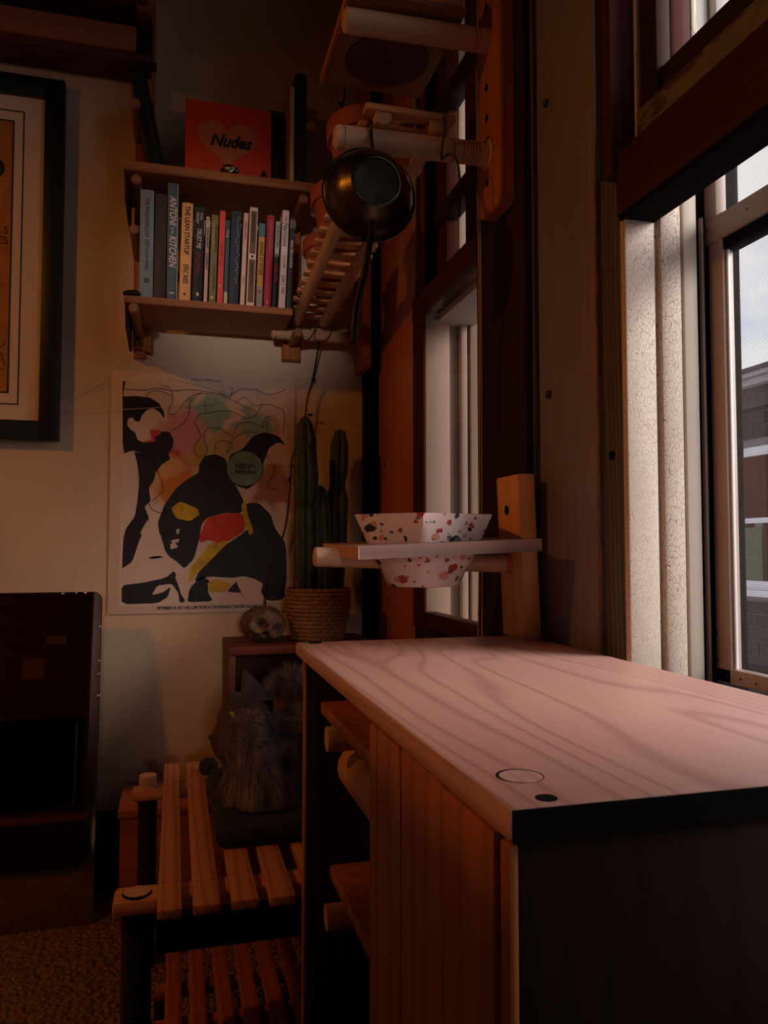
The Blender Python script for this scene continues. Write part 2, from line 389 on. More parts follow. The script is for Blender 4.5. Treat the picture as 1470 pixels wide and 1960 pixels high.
def smooth_pts(pts, n=6):
    pts = [Vector(p) for p in pts]; out = []
    for i in range(len(pts) - 1):
        p0 = pts[max(i - 1, 0)]; p1 = pts[i]; p2 = pts[i + 1]; p3 = pts[min(i + 2, len(pts) - 1)]
        for k in range(n):
            t = k / n
            out.append(0.5 * ((2 * p1) + (p2 - p0) * t + (2 * p0 - 5 * p1 + 4 * p2 - p3) * t * t + (3 * p1 - p0 - 3 * p2 + p3) * t ** 3))
    out.append(pts[-1]); return out

def obj(name, b, mat, parent=None, smooth=True, angle=35, keep=False):
    bmesh.ops.recalc_face_normals(b, faces=b.faces[:])
    me = bpy.data.meshes.new(name); b.to_mesh(me)
    if not keep: b.free()
    for m in (mat if isinstance(mat, (list, tuple)) else [mat]): me.materials.append(M[m] if isinstance(m, str) else m)
    if smooth:
        me.polygons.foreach_set('use_smooth', [True] * len(me.polygons)); me.set_sharp_from_angle(angle=R(angle))
    o = bpy.data.objects.new(name, me); col.objects.link(o)
    if parent is not None: attach(o, parent)
    return o
LOC = {}
def attach(o, p):
    o.parent = p
    l = Vector((0, 0, 0)); q = p
    while q is not None: l += q.location; q = q.parent if q.parent is not None else None
    o.matrix_parent_inverse = Matrix.Translation(-world_loc(p))
def world_loc(o):
    # every parent here is either an Empty at its base or a mesh whose own origin is the world origin
    return LOC.get(o.name, Vector((0, 0, 0)))
def thing(name, label, cat, loc, group=None):
    o = bpy.data.objects.new(name, None); col.objects.link(o); o.location = loc; o.empty_display_size = 0.02
    LOC[o.name] = Vector(loc)
    o['label'] = label; o['category'] = cat
    if group: o['group'] = group
    return o
def tag(o, label, cat, group=None):
    o['label'] = label; o['category'] = cat
    if group: o['group'] = group
    return o
def struct(name, b=None, mat=None, loc=(0, 0, 0), label=None, smooth=True):
    if b is None:
        o = bpy.data.objects.new(name, None); col.objects.link(o); o.location = loc; LOC[o.name] = Vector(loc); o.empty_display_size = 0.02
    else: o = obj(name, b, mat, None, smooth)
    o['kind'] = 'structure'
    if label: o['label'] = label
    return o
def bx(name, mat, parent, *a, bev=0.0, **k):
    b = NB(); box(b, *a, bev=bev); return obj(name, b, mat, parent, **k)
def text_obj(name, s, size, mat, parent, loc, rot, align='CENTER', shear=0.0, bold=0.0, ext=0.0002, sx=1.0):
    cu = bpy.data.curves.new(name, 'FONT'); cu.body = s; cu.size = size; cu.align_x = align; cu.align_y = 'CENTER'
    cu.shear = shear; cu.offset = bold; cu.extrude = ext; cu.resolution_u = 3
    o = bpy.data.objects.new(name, cu); col.objects.link(o)
    bpy.context.view_layer.update()
    dg = bpy.context.evaluated_depsgraph_get()
    me = bpy.data.meshes.new_from_object(o.evaluated_get(dg))
    bpy.data.objects.remove(o); bpy.data.curves.remove(cu)
    me.name = name; me.materials.clear(); me.materials.append(M[mat] if isinstance(mat, str) else mat)
    me.transform(Matrix.LocRotScale(Vector(loc), Matrix(rot) if not isinstance(rot, Matrix) else rot, None) @ Matrix.Diagonal((sx, 1, 1, 1)))
    t = bpy.data.objects.new(name, me); col.objects.link(t); attach(t, parent); return t
ROT_WALL = Matrix(((1, 0, 0), (0, 0, -1), (0, 1, 0)))            # text reads along +X, up +Z, faces -Y
ROT_SPINE = Matrix(((0, 1, 0), (0, 0, -1), (-1, 0, 0)))          # text reads downward (-Z), letters' up is +X, faces -Y
# ------------------------------------------------------------------ room shell
YB = 2.08      # back wall
b = NB(); box(b, -2.6, 0.70, -2.4, 2.2, -0.05, 0.0); struct('floor', b, 'carpet', label='brown looped carpet')
b = NB(); box(b, -2.7, 0.62, YB, YB + 0.12, 0.0, 2.6); struct('wall_back', b, 'wall')
b = NB(); box(b, -2.72, -2.6, -2.4, 2.2, 0.0, 2.6); struct('wall_left', b, 'wood_wall')
b = NB(); box(b, -2.6, 0.70, -2.52, -2.4, 0.0, 2.6); struct('wall_front', b, 'wood_wall')
b = NB(); box(b, -2.7, 0.75, -2.5, 2.2, 2.6, 2.7); struct('ceiling', b, 'ceiling')

# window wall: openings  far Y 1.27..1.69, near Y NEAR0..0.83, behind the camera REAR
NEAR0 = 0.16
RY0, RY1 = REARC - REARW / 2, REARC + REARW / 2
b = NB()
box(b, 0.56, 0.70, 1.69, 2.2, 0.0, 2.6)                # corner pier
box(b, 0.56, 0.70, 0.83, 1.27, 0.0, 2.6)               # mullion pier
box(b, 0.56, 0.70, RY1, NEAR0, 0.0, 2.6)
box(b, 0.56, 0.70, -2.4, RY0, 0.0, 2.6)
box(b, 0.56, 0.70, RY0, RY1, 0.0, REARZ0); box(b, 0.56, 0.70, RY0, RY1, REARZ1, 2.6)
box(b, 0.56, 0.70, 1.27, 1.69, 0.0, 0.66); box(b, 0.56, 0.70, 1.27, 1.69, 2.45, 2.6)
box(b, 0.56, 0.70, NEAR0, 0.83, 0.0, 0.64); box(b, 0.56, 0.70, NEAR0, 0.83, 2.45, 2.6)
struct('wall_right', b, 'mullion')
# interior panelling below and beside the windows
b = NB()
box(b, 0.53, 0.56, 1.27, 1.69, 0.0, 0.66); box(b, 0.53, 0.56, NEAR0, 0.83, 0.0, 0.64)
box(b, 0.53, 0.56, -2.4, RY0, 0.0, 2.6); box(b, 0.53, 0.56, RY1, NEAR0, 0.0, 2.6)
box(b, 0.53, 0.56, RY0, RY1, 0.0, REARZ0); box(b, 0.53, 0.56, RY0, RY1, REARZ1, 2.6)
struct('wall_right_panelling', b, 'mullion')
# reddish brown corner panel with screws
p = struct('trim_1', loc=(0.53, 1.85, 0)); p['label'] = 'reddish brown veneered panel between corner and far window'
bx('panel_board', 'redbrown_z', p, 0.53, 0.56, 1.695, 2.02, 0.0, 2.6, bev=0.002)
for z in (0.665, 1.06, 1.437):
    b = NB(); lathe(b, [(0.0045, 0), (0.004, 0.002), (0, 0.003)], (0, 0, 0), 12); 
    bmesh.ops.rotate(b, verts=b.verts[:], cent=(0, 0, 0), matrix=Matrix.Rotation(R(-90), 3, 'Y')); bmesh.ops.translate(b, verts=b.verts[:], vec=(0.53, 1.955, z))
    obj('screw_head', b, 'iron', p)
bx('corner_post', 'groove', p, 0.498, 0.56, 2.022, YB, 0.0, 2.6, bev=0.003)
bx('edge_bead', 'cream_grey', p, 0.528, 0.534, 1.690, 1.694, 1.42, 2.6)
# dark mullion between the two windows: two boards, a groove and a weathered strip
p = struct('trim_2', loc=(0.525, 1.0, 0)); p['label'] = 'dark brown mullion boards between the two windows'
bx('mullion_board', 'mullion', p, 0.525, 0.56, 1.098, 1.292, 0.0, 2.6, bev=0.003)
bx('groove', 'groove', p, 0.548, 0.56, 1.05, 1.10, 0.0, 2.6)
bx('groove_bead', 'weather', p, 0.534, 0.548, 1.084, 1.090, 0.0, 2.6, bev=0.001)
bx('casing_board', 'casing_z', p, 0.525, 0.56, 0.886, 1.052, 0.0, 2.6, bev=0.003)
bx('worn_edge', 'worn', p, 0.5245, 0.53, 0.884, 0.889, 0.0, 1.32, bev=0.0015)
bx('weathered_strip', 'weather', p, 0.531, 0.56, 0.838, 0.884, 0.0, 1.32, bev=0.004)
bx('dark_edge', 'black', p, 0.532, 0.545, 0.834, 0.838, 0.0, 1.32)
for z in (1.064, 1.501):
    b = NB(); lathe(b, [(0.0062, 0), (0.0058, 0.003), (0.003, 0.005), (0, 0.0055)], (0, 0, 0), 14)
    bmesh.ops.rotate(b, verts=b.verts[:], cent=(0, 0, 0), matrix=Matrix.Rotation(R(-90), 3, 'Y')); bmesh.ops.translate(b, verts=b.verts[:], vec=(0.525, 1.018, z))
    obj('bolt_head', b, 'iron', p)
b = NB(); cyl(b, (0.5295, 0.862, 0.957), (0.533, 0.862, 0.957), 0.006, 14); obj('bored_hole', b, 'groove', p)
# upper jamb boards of the near window
bx('red_jamb_board', 'redtrim_z', p, 0.513, 0.547, 0.826, 0.846, 1.30, 2.6, bev=0.002)
bx('pale_bead', 'cream', p, 0.547, 0.554, 0.822, 0.846, 1.30, 2.6, bev=0.001)

# ---- far window
w = struct('window_1', loc=(0.54, 1.48, 0.66)); w['label'] = 'far window beyond the mullion with muntins above'
def part(name, mat, *a, bev=0.002, parent=None): return bx(name, mat, parent or w, *a, bev=bev)
part('stile', 'redtrim_z', 0.526, 0.5335, 1.618, 1.694, 0.665, 1.42)
part('stile', 'redtrim_z', 0.526, 0.556, 1.24, 1.30, 0.665, 1.42)
part('meeting_rail', 'redtrim_y', 0.524, 0.565, 1.30, 1.692, 1.366, 1.415)
part('bottom_rail', 'redtrim_y', 0.526, 0.556, 1.30, 1.618, 0.665, 0.702)
part('pane', 'glass', 0.5310, 0.5335, 1.30, 1.618, 0.702, 1.366, bev=0)
# outer jamb seen through the pane
part('jamb_board', 'cream_dull', 0.536, 0.594, 1.630, 1.70, 0.66, 1.40)
part('jamb_groove', 'grey_dull', 0.600, 0.626, 1.658, 1.70, 0.66, 1.40)
part('jamb_board', 'cream_dull', 0.626, 0.641, 1.642, 1.70, 0.66, 1.40)
part('jamb_groove', 'groove', 0.641, 0.648, 1.664, 1.70, 0.66, 1.40)
part('jamb_board', 'cream_dull', 0.648, 0.70, 1.640, 1.70, 0.66, 2.45)
part('head_board', 'cream_grey', 0.566, 0.66, 1.28, 1.66, 1.352, 1.392)
part('sill', 'cream_plain', 0.556, 0.74, 1.26, 1.70, 0.645, 0.672)
M['dusty'] = glass('dusty_storm_glass', (0.60, 0.56, 0.52, 1), 0.05)
M['sun_cut'] = glass('sun_cutting_storm_glass', (0.22, 0.20, 0.19, 1), 0.05)  # dark tint added to cut sun through the upper far window
M['hazy'] = glass('hazy_storm_glass', (0.64, 0.58, 0.54, 1), 0.05)
part('storm_pane', 'hazy', 0.690, 0.693, 1.27, 1.66, 0.672, 1.40, bev=0)
part('storm_pane', 'dusty', 0.690, 0.693, 1.27, 1.66, 1.405, 1.90, bev=0)
part('storm_pane', 'sun_cut', 0.690, 0.693, 1.27, 1.66, 1.905, 2.45, bev=0)
# upper sash, set back
part('stile', 'redtrim_z', 0.572, 0.60, 1.588, 1.692, 1.40, 2.45)
part('vertical_muntin', 'redtrim_z', 0.572, 0.596, 1.415, 1.474, 1.44, 2.45)
part('jamb_track', 'groove', 0.556, 0.572, 1.66, 1.694, 1.415, 2.45)
part('bottom_rail', 'redtrim_y', 0.568, 0.60, 1.27, 1.66, 1.40, 1.468)
for z in (1.592, 1.842, 2.092): part('muntin', 'darkwood_y', 0.566, 0.600, 1.27, 1.66, z - 0.021, z + 0.021)
part('pane', 'glass', 0.587, 0.590, 1.27, 1.588, 1.468, 2.45, bev=0)
part('jamb_board', 'cream', 0.606, 0.626, 1.60, 1.70, 1.40, 2.45)
part('jamb_board', 'cream_grey', 0.626, 0.648, 1.63, 1.70, 1.40, 2.45)

# ---- near window
w = struct('window_2', loc=(0.55, 0.54, 0.64)); w['label'] = 'near window with storm sash and insect screen'
part('jamb_board', 'cream', 0.5275, 0.570, 0.822, 0.834, 0.64, 1.25, bev=0.003)
part('jamb_board', 'cream', 0.575, 0.606, 0.818, 0.834, 0.64, 1.33, bev=0.006)
part('jamb_groove', 'chip', 0.568, 0.577, 0.827, 0.836, 0.64, 1.40)
part('storm_stop', 'cream_plain', 0.609, 0.629, 0.820, 0.836, 0.64, 1.50, bev=0.002)
part('storm_track', 'groove', 0.60, 0.70, 0.829, 0.836, 0.64, 1.50)
part('storm_track', 'alu', 0.638, 0.643, 0.824, 0.834, 0.66, 1.26)
# transom bar across the window
part('transom', 'redtrim_y', 0.522, 0.572, NEAR0, 0.832, 1.250, 1.330, bev=0.003)
part('transom_shade', 'painted_shade', 0.524, 0.570, NEAR0, 0.83, 1.244, 1.2505, bev=0.001)  # thin dark sheet painting the shade below the transom
part('cracked_ledge', 'greycrack', 0.546, 0.575, NEAR0, 0.822, 1.330, 1.382, bev=0.002)
part('sash_rail', 'mullion', 0.562, 0.592, NEAR0, 0.822, 1.382, 1.424, bev=0.002)
part('sash_stile', 'mullion', 0.554, 0.574, 0.79, 0.83, 1.38, 2.45)
part('sash_stile', 'redtrim_z', 0.574, 0.604, 0.79, 0.84, 1.40, 2.45, bev=0.004)
part('sash_edge', 'chip', 0.604, 0.612, 0.79, 0.84, 1.40, 2.45)
part('storm_board', 'cream_grey', 0.614, 0.636, 0.80, 0.84, 1.36, 2.45)
part('storm_board', 'cream_grey', 0.640, 0.672, 0.79, 0.84, 1.36, 2.45)
part('pane', 'glass', 0.583, 0.586, NEAR0, 0.80, 1.42, 2.45, bev=0)
# storm sash below
part('storm_stile', 'alu', 0.650, 0.666, 0.800, 0.826, 0.676, 1.258, bev=0.0015)
part('stile_edge', 'alu_light', 0.655, 0.659, 0.797, 0.800, 0.694, 1.222, bev=0.0005)
part('storm_stile', 'alu', 0.648, 0.664, 0.808, 0.836, 1.256, 1.5, bev=0.0015)
part('storm_rail', 'alu', 0.648, 0.664, NEAR0, 0.836, 1.225, 1.256, bev=0.0015)
part('rail_drip', 'groove', 0.652, 0.672, NEAR0, 0.836, 1.210, 1.2245, bev=0.001)
part('storm_rail', 'alu', 0.650, 0.666, NEAR0, 0.826, 0.676, 0.694, bev=0.0015)
part('storm_sill', 'groove', 0.60, 0.72, NEAR0, 0.85, 0.63, 0.662)
part('pane', 'glass', 0.680, 0.683, NEAR0, 0.81, 0.70, 1.5, bev=0)
part('insect_screen', 'screen', 0.6600, 0.6605, NEAR0, 0.80, 0.69, 1.224, bev=0)
part('insect_screen', 'screen', 0.6560, 0.6565, NEAR0, 0.82, 1.25, 1.42, bev=0)
part('end_jamb', 'cream_plain', 0.549, 0.70, NEAR0 - 0.01, NEAR0 + 0.01, 0.64, 2.45)
for y, z in ((0.822, 0.691), (0.812, 0.690), (0.829, 0.74), (0.829, 0.706), (0.79, 0.689), (0.764, 0.688), (0.76, 1.245), (0.70, 1.245), (0.83, 1.247)):
    b = NB(); lathe(b, [(0.0016, 0), (0, 0.0006)], (0, 0, 0), 8)
    bmesh.ops.rotate(b, verts=b.verts[:], cent=(0, 0, 0), matrix=Matrix.Rotation(R(-90), 3, 'Y')); bmesh.ops.translate(b, verts=b.verts[:], vec=(0.6495 if z < 1.2 else 0.6475, y - 0.006, z - 0.004))
    obj('rivet', b, 'nose', w)
# ---- unseen window added behind the camera for fill daylight
w = struct('fill_window', loc=(0.56, REARC, REARZ0))
part('pane', 'glass', 0.62, 0.623, RY0, RY1, REARZ0, REARZ1, bev=0)
part('frame_stile', 'mullion', 0.54, 0.60, REARC - 0.03, REARC + 0.03, REARZ0, REARZ1)

# baseboard
b = NB(); box(b, -2.6, 0.50, 2.035, YB, 0.0, 0.185, 0.004); struct('baseboard_back', b, 'heater')

# ------------------------------------------------------------------ outside
bld = thing('brick_building', 'dark brick building with white sash window across the alley', 'building', (4.1, 4.8, -2.5))
bx('wall', 'mortar', bld, 4.012, 4.4, 3.0, 8.0, -2.5, 1.9)
# individual bricks in the part of the facade that shows
brick_me = None
def brick_at(y0, y1, z0):
    global brick_me
    L = y1 - y0
    b = NB(); box(b, 0, 0.03, -L / 2, L / 2, 0, 0.084, 0.004)
    o = obj('brick', b, 'brick', bld, smooth=False); return o
full = None
WY0, WY1, WZ0, WZ1 = 3.98, 4.885, 0.50, 1.57
row = 0; z = -0.30
proto = {}
while z < 1.86:
    y = 3.98 - (0.11 if row % 2 else 0.0)
    while y < 5.35:
        y0, y1 = y, y + 0.205
        segs = [(y0, y1)]
        if z + 0.084 > WZ0 and z < WZ1:
            segs = []
            if y1 <= WY0 + 0.02: segs = [(y0, y1)]
            elif y0 >= WY1 - 0.005: segs = [(y0, y1)]
            elif y1 > WY1 + 0.03: segs = [(WY1 + 0.005, y1)]
        for s0, s1 in segs:
            L = round(s1 - s0, 3); dx = random.uniform(-0.004, 0.003)
            if L not in proto:
                bb = NB(); box(bb, 0, 0.03, -L / 2, L / 2, 0, 0.084)
                bmesh.ops.recalc_face_normals(bb, faces=bb.faces[:])
                me = bpy.data.meshes.new('brick'); bb.to_mesh(me); bb.free(); me.materials.append(M['brick']); proto[L] = me
            o = bpy.data.objects.new('brick', proto[L]); col.objects.link(o); attach(o, bld)
            o.location = (3.992 + dx, (s0 + s1) / 2, z)
        y += 0.217
    z += 0.0965; row += 1
bx('fascia', 'shingle', bld, 3.95, 4.1, 3.0, 8.0, 1.84, 1.985)
bx('cornice', 'cornice', bld, 3.88, 4.1, 3.0, 8.0, 1.985, 2.03)
bx('cornice', 'cornice', bld, 3.84, 4.1, 3.0, 8.0, 2.034, 2.065)
b = NB(); prism(b, [(3.82, 2.065), (3.84, 2.10), (4.35, 2.235), (4.4, 2.065)], 3.0, 8.0, 'xz'); obj('roof_edge', b, 'shingle', bld, smooth=False)
wi = bx('sash_window', 'whitewin', bld, 3.985, 4.02, 4.82, 4.88, WZ0, WZ1)
for nm, a in (('head', (3.98, 4.02, 3.98, 4.88, 1.50, 1.565)), ('sill', (3.95, 4.02, 3.96, 4.90, 0.50, 0.545)), ('bottom_rail', (3.992, 4.02, 3.98, 4.82, 0.545, 0.61)),
              ('meeting_rail', (3.99, 4.02, 3.98, 4.82, 1.02, 1.058)), ('stile', (3.992, 4.02, 4.795, 4.82, 0.545, 1.50))):
    bx(nm, 'whitewin', wi, *a, bev=0.003)
def dark_glass(name, rgb):
    t = NT(name); bb = t.bsdf(0.03); bb.inputs['Base Color'].default_value = srgb(*rgb); bb.inputs['Specular IOR Level'].default_value = 1.0; return t.m
M['dglass'] = dark_glass('dark_window_glass', (34, 38, 34)); M['blind'] = paint('green_grey_blind', (92, 100, 74), 0.8, 0.2, 20)
bx('pane', 'dglass', wi, 4.004, 4.014, 3.98, 4.80, 1.058, 1.50)
bx('pane', 'dglass', wi, 4.008, 4.014, 4.66, 4.80, 0.61, 1.02); bx('blind', 'blind', wi, 4.0, 4.012, 4.58, 4.80, 0.61, 0.99); bx('pane', 'dglass', wi, 4.006, 4.014, 3.98, 4.575, 0.61, 1.02)
rh = thing('red_house', 'red sided house further down the alley', 'house', (1.2, 8.6, -2.5))
bx('wall', 'redhouse', rh, 0.75, 2.2, 7.4, 11.0, -2.5, 2.6); f = bx('window', 'whitewin', rh, 0.72, 0.75, 8.6, 9.1, 1.25, 2.0); bx('pane', 'dglass', f, 0.715, 0.722, 8.67, 9.03, 1.32, 1.93)
b = NB(); box(b, 0.72, 30, -20, 40, -2.6, -2.5); struct('ground', b, 'cornice')
POSTER={
'black':[[(-0.1359,1.2692),(-0.1275,1.2697),(-0.1319,1.2495),(-0.1344,1.2295),(-0.1016,1.2327),(-0.0684,1.2304),(-0.0443,1.2166),(-0.0316,1.1921),(-0.0313,1.176),(-0.0416,1.1916),(-0.0585,1.2034),(-0.0751,1.1976),(-0.0867,1.1836),(-0.0921,1.1664),(-0.103,1.1664),(-0.1102,1.1775),(-0.1214,1.1721),(-0.1225,1.1557),(-0.112,1.1427),(-0.1026,1.1381),(-0.0976,1.1194),(-0.08,1.1121),(-0.0526,1.1161),(-0.0546,1.1285),(-0.0432,1.1334),(-0.0376,1.1437),(-0.0184,1.1434),(-0.0066,1.1228),(-0.0093,1.1016),(-0.0211,1.0847),(-0.0137,1.0724),(-0.0365,1.0567),(-0.0505,1.0354),(-0.0612,1.0501),(-0.0782,1.0819),(-0.1089,1.0918),(-0.1322,1.0811)],[(-0.1051,1.0894),(-0.0782,1.0819),(-0.0612,1.0501),(-0.0505,1.0354),(-0.0559,1.0139),(-0.0675,0.9963),(-0.0619,0.9617),(-0.0777,0.9467),(-0.065,0.9172),(-0.0787,0.8826),(-0.0887,0.8604),(-0.1048,0.8066),(-0.1291,0.7887),(-0.1293,0.8018),(-0.1279,0.8628),(-0.1223,0.8897),(-0.1008,0.9218),(-0.0948,0.9612),(-0.0909,1.0156),(-0.0967,1.06)],[(-0.1299,0.7469),(-0.0806,0.7521),(-0.0232,0.7643),(-0.0005,0.7838),(0.0105,0.7417),(0.0242,0.7242),(0.0254,0.7009),(0.0125,0.7006),(0.0098,0.7244),(-0.0073,0.7493),(-0.0429,0.7448),(-0.0567,0.7205),(-0.0284,0.7274),(-0.0096,0.7419),(-0.0164,0.7149),(-0.0423,0.6992),(-0.1291,0.6984)],[(0.0582,1.0594),(0.0712,1.0826),(0.0983,1.089),(0.1232,1.0791),(0.1308,1.064),(0.1295,1.04),(0.1538,1.0059),(0.1743,0.9655),(0.1705,0.9339),(0.1246,0.9333),(0.0803,0.9212),(0.0658,0.9035),(0.0604,0.8633),(0.0473,0.8124),(0.0234,0.7876),(0.0016,0.8086),(-0.0144,0.8186),(-0.0338,0.8482),(-0.0399,0.8779),(-0.0441,0.9075),(-0.0257,0.9574),(0.0017,0.9977),(0.0256,1.0183),(0.057,1.0382)],[(0.1793,0.9605),(0.2147,0.961),(0.2456,0.9306),(0.2571,0.8948),(0.2872,0.8537),(0.2898,0.7561),(0.2804,0.7024),(0.2395,0.7006),(0.2206,0.7238),(0.2265,0.7466),(0.2052,0.7595),(0.1759,0.7674),(0.146,0.7626),(0.0868,0.7672),(0.048,0.7526),(0.067,0.7933),(0.0969,0.8333),(0.1353,0.8535),(0.171,0.8789),(0.1849,0.8917),(0.2002,0.8816),(0.1847,0.9197)],[(0.1356,1.0871),(0.1681,1.1025),(0.1981,1.1406),(0.2286,1.1522),(0.2647,1.1432),(0.2856,1.1179),(0.2648,1.1265),(0.2402,1.1101),(0.2317,1.085),(0.2252,1.0693),(0.2244,1.0383),(0.2092,1.0174),(0.1841,0.9964),(0.1538,1.0059),(0.1336,1.0361)],[(0.0293,0.7008),(0.0385,0.7379),(0.0673,0.7684),(0.0879,0.7572),(0.0833,0.7283),(0.0973,0.7021)],[(0.1315,0.7266),(0.1586,0.7549),(0.1837,0.742),(0.1738,0.7219)],[(-0.0442,0.8433),(-0.0348,0.8507),(-0.0334,0.8211),(-0.058,0.8177)]],
'white':[[(-0.1094,0.8032),(-0.0439,0.8226),(-0.0008,0.8086),(0.0042,0.7888),(-0.0194,0.7682),(-0.0807,0.7551),(-0.1286,0.7508),(-0.1291,0.7872)],[(-0.0679,0.9162),(-0.0472,0.8927),(-0.036,0.8729),(-0.0275,0.8433),(-0.0201,0.8186),(-0.058,0.8128),(-0.0863,0.8212),(-0.0765,0.8629),(-0.0871,0.8801)],[(0.1561,0.7514),(0.1749,0.7664),(0.2011,0.7595),(0.2265,0.7476),(0.2023,0.7438),(0.2226,0.7263),(0.1973,0.7287),(0.2076,0.7062),(0.1874,0.7167),(0.1825,0.7006),(0.1713,0.722)],[(-0.0003,0.769),(0.0283,0.7846),(0.0478,0.7686),(0.0384,0.7438),(0.0317,0.7008),(0.017,0.7193),(0.0095,0.7442)],[(0.0912,0.7222),(0.1713,0.7245),(0.1815,0.7042),(0.1071,0.7019)],[(-0.0128,0.8507),(-0.0014,0.8557),(0.0083,0.8433),(-0.0108,0.8374)],[(-0.0111,0.8607),(0.0105,0.8657),(0.0082,0.8557),(-0.0086,0.8542)],[(0.003,0.8905),(0.0107,0.8906),(0.0089,0.8781),(0.0021,0.8781)],[(-0.1204,1.1731),(-0.1102,1.1765),(-0.1044,1.1659),(-0.1074,1.1449),(-0.1163,1.1495),(-0.1221,1.1581)]],
'orange':[[(0.0603,0.8734),(0.0803,0.9207),(0.1246,0.9323),(0.1655,0.9338),(0.1822,0.9146),(0.175,0.884),(0.1411,0.8626),(0.1105,0.8524),(0.0858,0.8624),(0.0624,0.8543)]],
'yellow':[[(0.0859,0.8509),(0.1411,0.8626),(0.1083,0.8283),(0.0695,0.7883),(0.0478,0.7676),(0.0345,0.7488),(0.0379,0.7885),(0.0667,0.8233)],[(0.1668,0.9578),(0.1793,0.963),(0.1846,0.9299),(0.2011,0.8842),(0.1911,0.8739),(0.1773,0.9044)],[(0.0821,0.7508),(0.1065,0.7605),(0.1462,0.745),(0.1266,0.7267),(0.0872,0.7257)],[(-0.0121,0.9426),(0.0117,0.9629),(0.0556,0.9435),(0.0606,0.9285),(0.0365,0.9107),(0.0026,0.9179)]],
'teal':[[(0.2232,1.0538),(0.2226,1.0457),(0.2205,1.0378),(0.217,1.0304),(0.2124,1.0237),(0.2066,1.0179),(0.1999,1.0131),(0.1925,1.0095),(0.1846,1.0073),(0.1764,1.0064),(0.1683,1.007),(0.1604,1.0089),(0.153,1.0121),(0.1463,1.0165),(0.1406,1.022),(0.1359,1.0285),(0.1324,1.0356),(0.1302,1.0433),(0.1294,1.0512),(0.1301,1.0592),(0.1321,1.067),(0.1354,1.0743),(0.14,1.0811),(0.1457,1.0869),(0.1523,1.0917),(0.1597,1.0953),(0.1675,1.0977),(0.1757,1.0987),(0.1838,1.0982),(0.1918,1.0964),(0.1993,1.0932),(0.206,1.0888),(0.2119,1.0833),(0.2167,1.0768),(0.2202,1.0696),(0.2224,1.0618)]],
'lines':[[(-0.13,1.2496),(-0.0829,1.2487),(-0.0496,1.2555),(-0.0063,1.2513),(0.0325,1.2569),(0.0719,1.2529),(0.1116,1.2473),(0.1519,1.2288),(0.2078,1.2031)],[(-0.0779,1.2324),(-0.0591,1.2485),(-0.0255,1.2427),(-0.0108,1.2258),(-0.0224,1.1925),(-0.0007,1.1935),(0.0231,1.2275),(0.0522,1.2468),(0.0917,1.2463)],[(-0.0451,1.2718),(-0.0353,1.2623),(-0.0184,1.2582),(-0.0085,1.2335)],[(0.1314,1.2715),(0.1425,1.2618),(0.1342,1.2408)],[(0.0722,1.2249),(0.0749,1.197),(0.1021,1.2033),(0.142,1.2026),(0.1825,1.1864),(0.2078,1.2031),(0.223,1.2271),(0.259,1.2211),(0.2799,1.2064),(0.2776,1.1541)],[(0.1518,1.2314),(0.177,1.243),(0.1975,1.2233),(0.223,1.2271)],[(0.1317,1.2407),(0.1616,1.2628),(0.2022,1.265),(0.2433,1.2542),(0.2847,1.2705)],[(-0.0146,1.1451),(0.0189,1.1691),(0.0308,1.2),(0.0329,1.2255),(0.062,1.2498)],[(0.0433,1.1702),(0.0578,1.1911),(0.0823,1.1973)],[(0.0433,1.1702),(0.0608,1.1354),(0.044,1.1044),(0.0565,1.0796),(0.0785,1.0955),(0.0682,1.1357),(0.0828,1.1566),(0.1125,1.1552),(0.1426,1.1385),(0.1574,1.1699),(0.1927,1.1765),(0.2234,1.1623)],[(0.2234,1.1623),(0.2284,1.1884),(0.2489,1.1946),(0.2645,1.1744),(0.2595,1.1482)],[(0.2311,1.16),(0.2361,1.181),(0.249,1.1868),(0.2568,1.1689),(0.2492,1.1478)],[(0.0983,1.091),(0.1005,1.1165),(0.1228,1.125),(0.1429,1.1129),(0.1281,1.092),(0.1427,1.1283),(0.1778,1.1501),(0.2082,1.1488)],[(-0.0746,0.9912),(-0.0597,0.942),(-0.0215,0.9326),(0.007,0.9529)],[(-0.0468,1.0415),(-0.0318,0.9921),(-0.06,0.9618)],[(0.2342,1.0902),(0.255,1.0494),(0.2348,1.0077),(0.2657,0.998)]],
}
# ------------------------------------------------------------------ large furniture: cabinet in front
CB = thing('cabinet', 'pine topped cabinet with vertical board door and open bay in foreground', 'cabinet', (0.34, 0.72, 0.0))
# top with rounded edges
b = NB(); box(b, 0.163, 0.510, 0.364, 1.076, 0.692, 0.710, 0.0035); obj('top', b, 'pine_y', CB)
bx('top_end_shade', 'painted_shade', CB, 0.1650, 0.5095, 0.3625, 0.3645, 0.6925, 0.7085)['label'] = 'dark band painting shade on the near end'  # dark strip laid over the end face to paint its shade
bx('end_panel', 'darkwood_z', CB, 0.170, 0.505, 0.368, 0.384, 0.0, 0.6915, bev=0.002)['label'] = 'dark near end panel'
bx('edge_strip', 'door_z', CB, 0.1645, 0.1705, 0.368, 0.380, 0.0, 0.690, bev=0.002)
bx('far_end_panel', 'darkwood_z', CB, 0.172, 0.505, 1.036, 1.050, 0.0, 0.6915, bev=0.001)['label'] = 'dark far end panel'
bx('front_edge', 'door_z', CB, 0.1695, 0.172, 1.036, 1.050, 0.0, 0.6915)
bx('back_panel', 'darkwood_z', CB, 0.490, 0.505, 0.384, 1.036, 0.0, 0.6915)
bx('divider', 'door_z', CB, 0.176, 0.490, 0.655, 0.672, 0.0, 0.6915, bev=0.001)
bx('bottom', 'darkwood_y', CB, 0.176, 0.490, 0.384, 1.036, 0.04, 0.058)
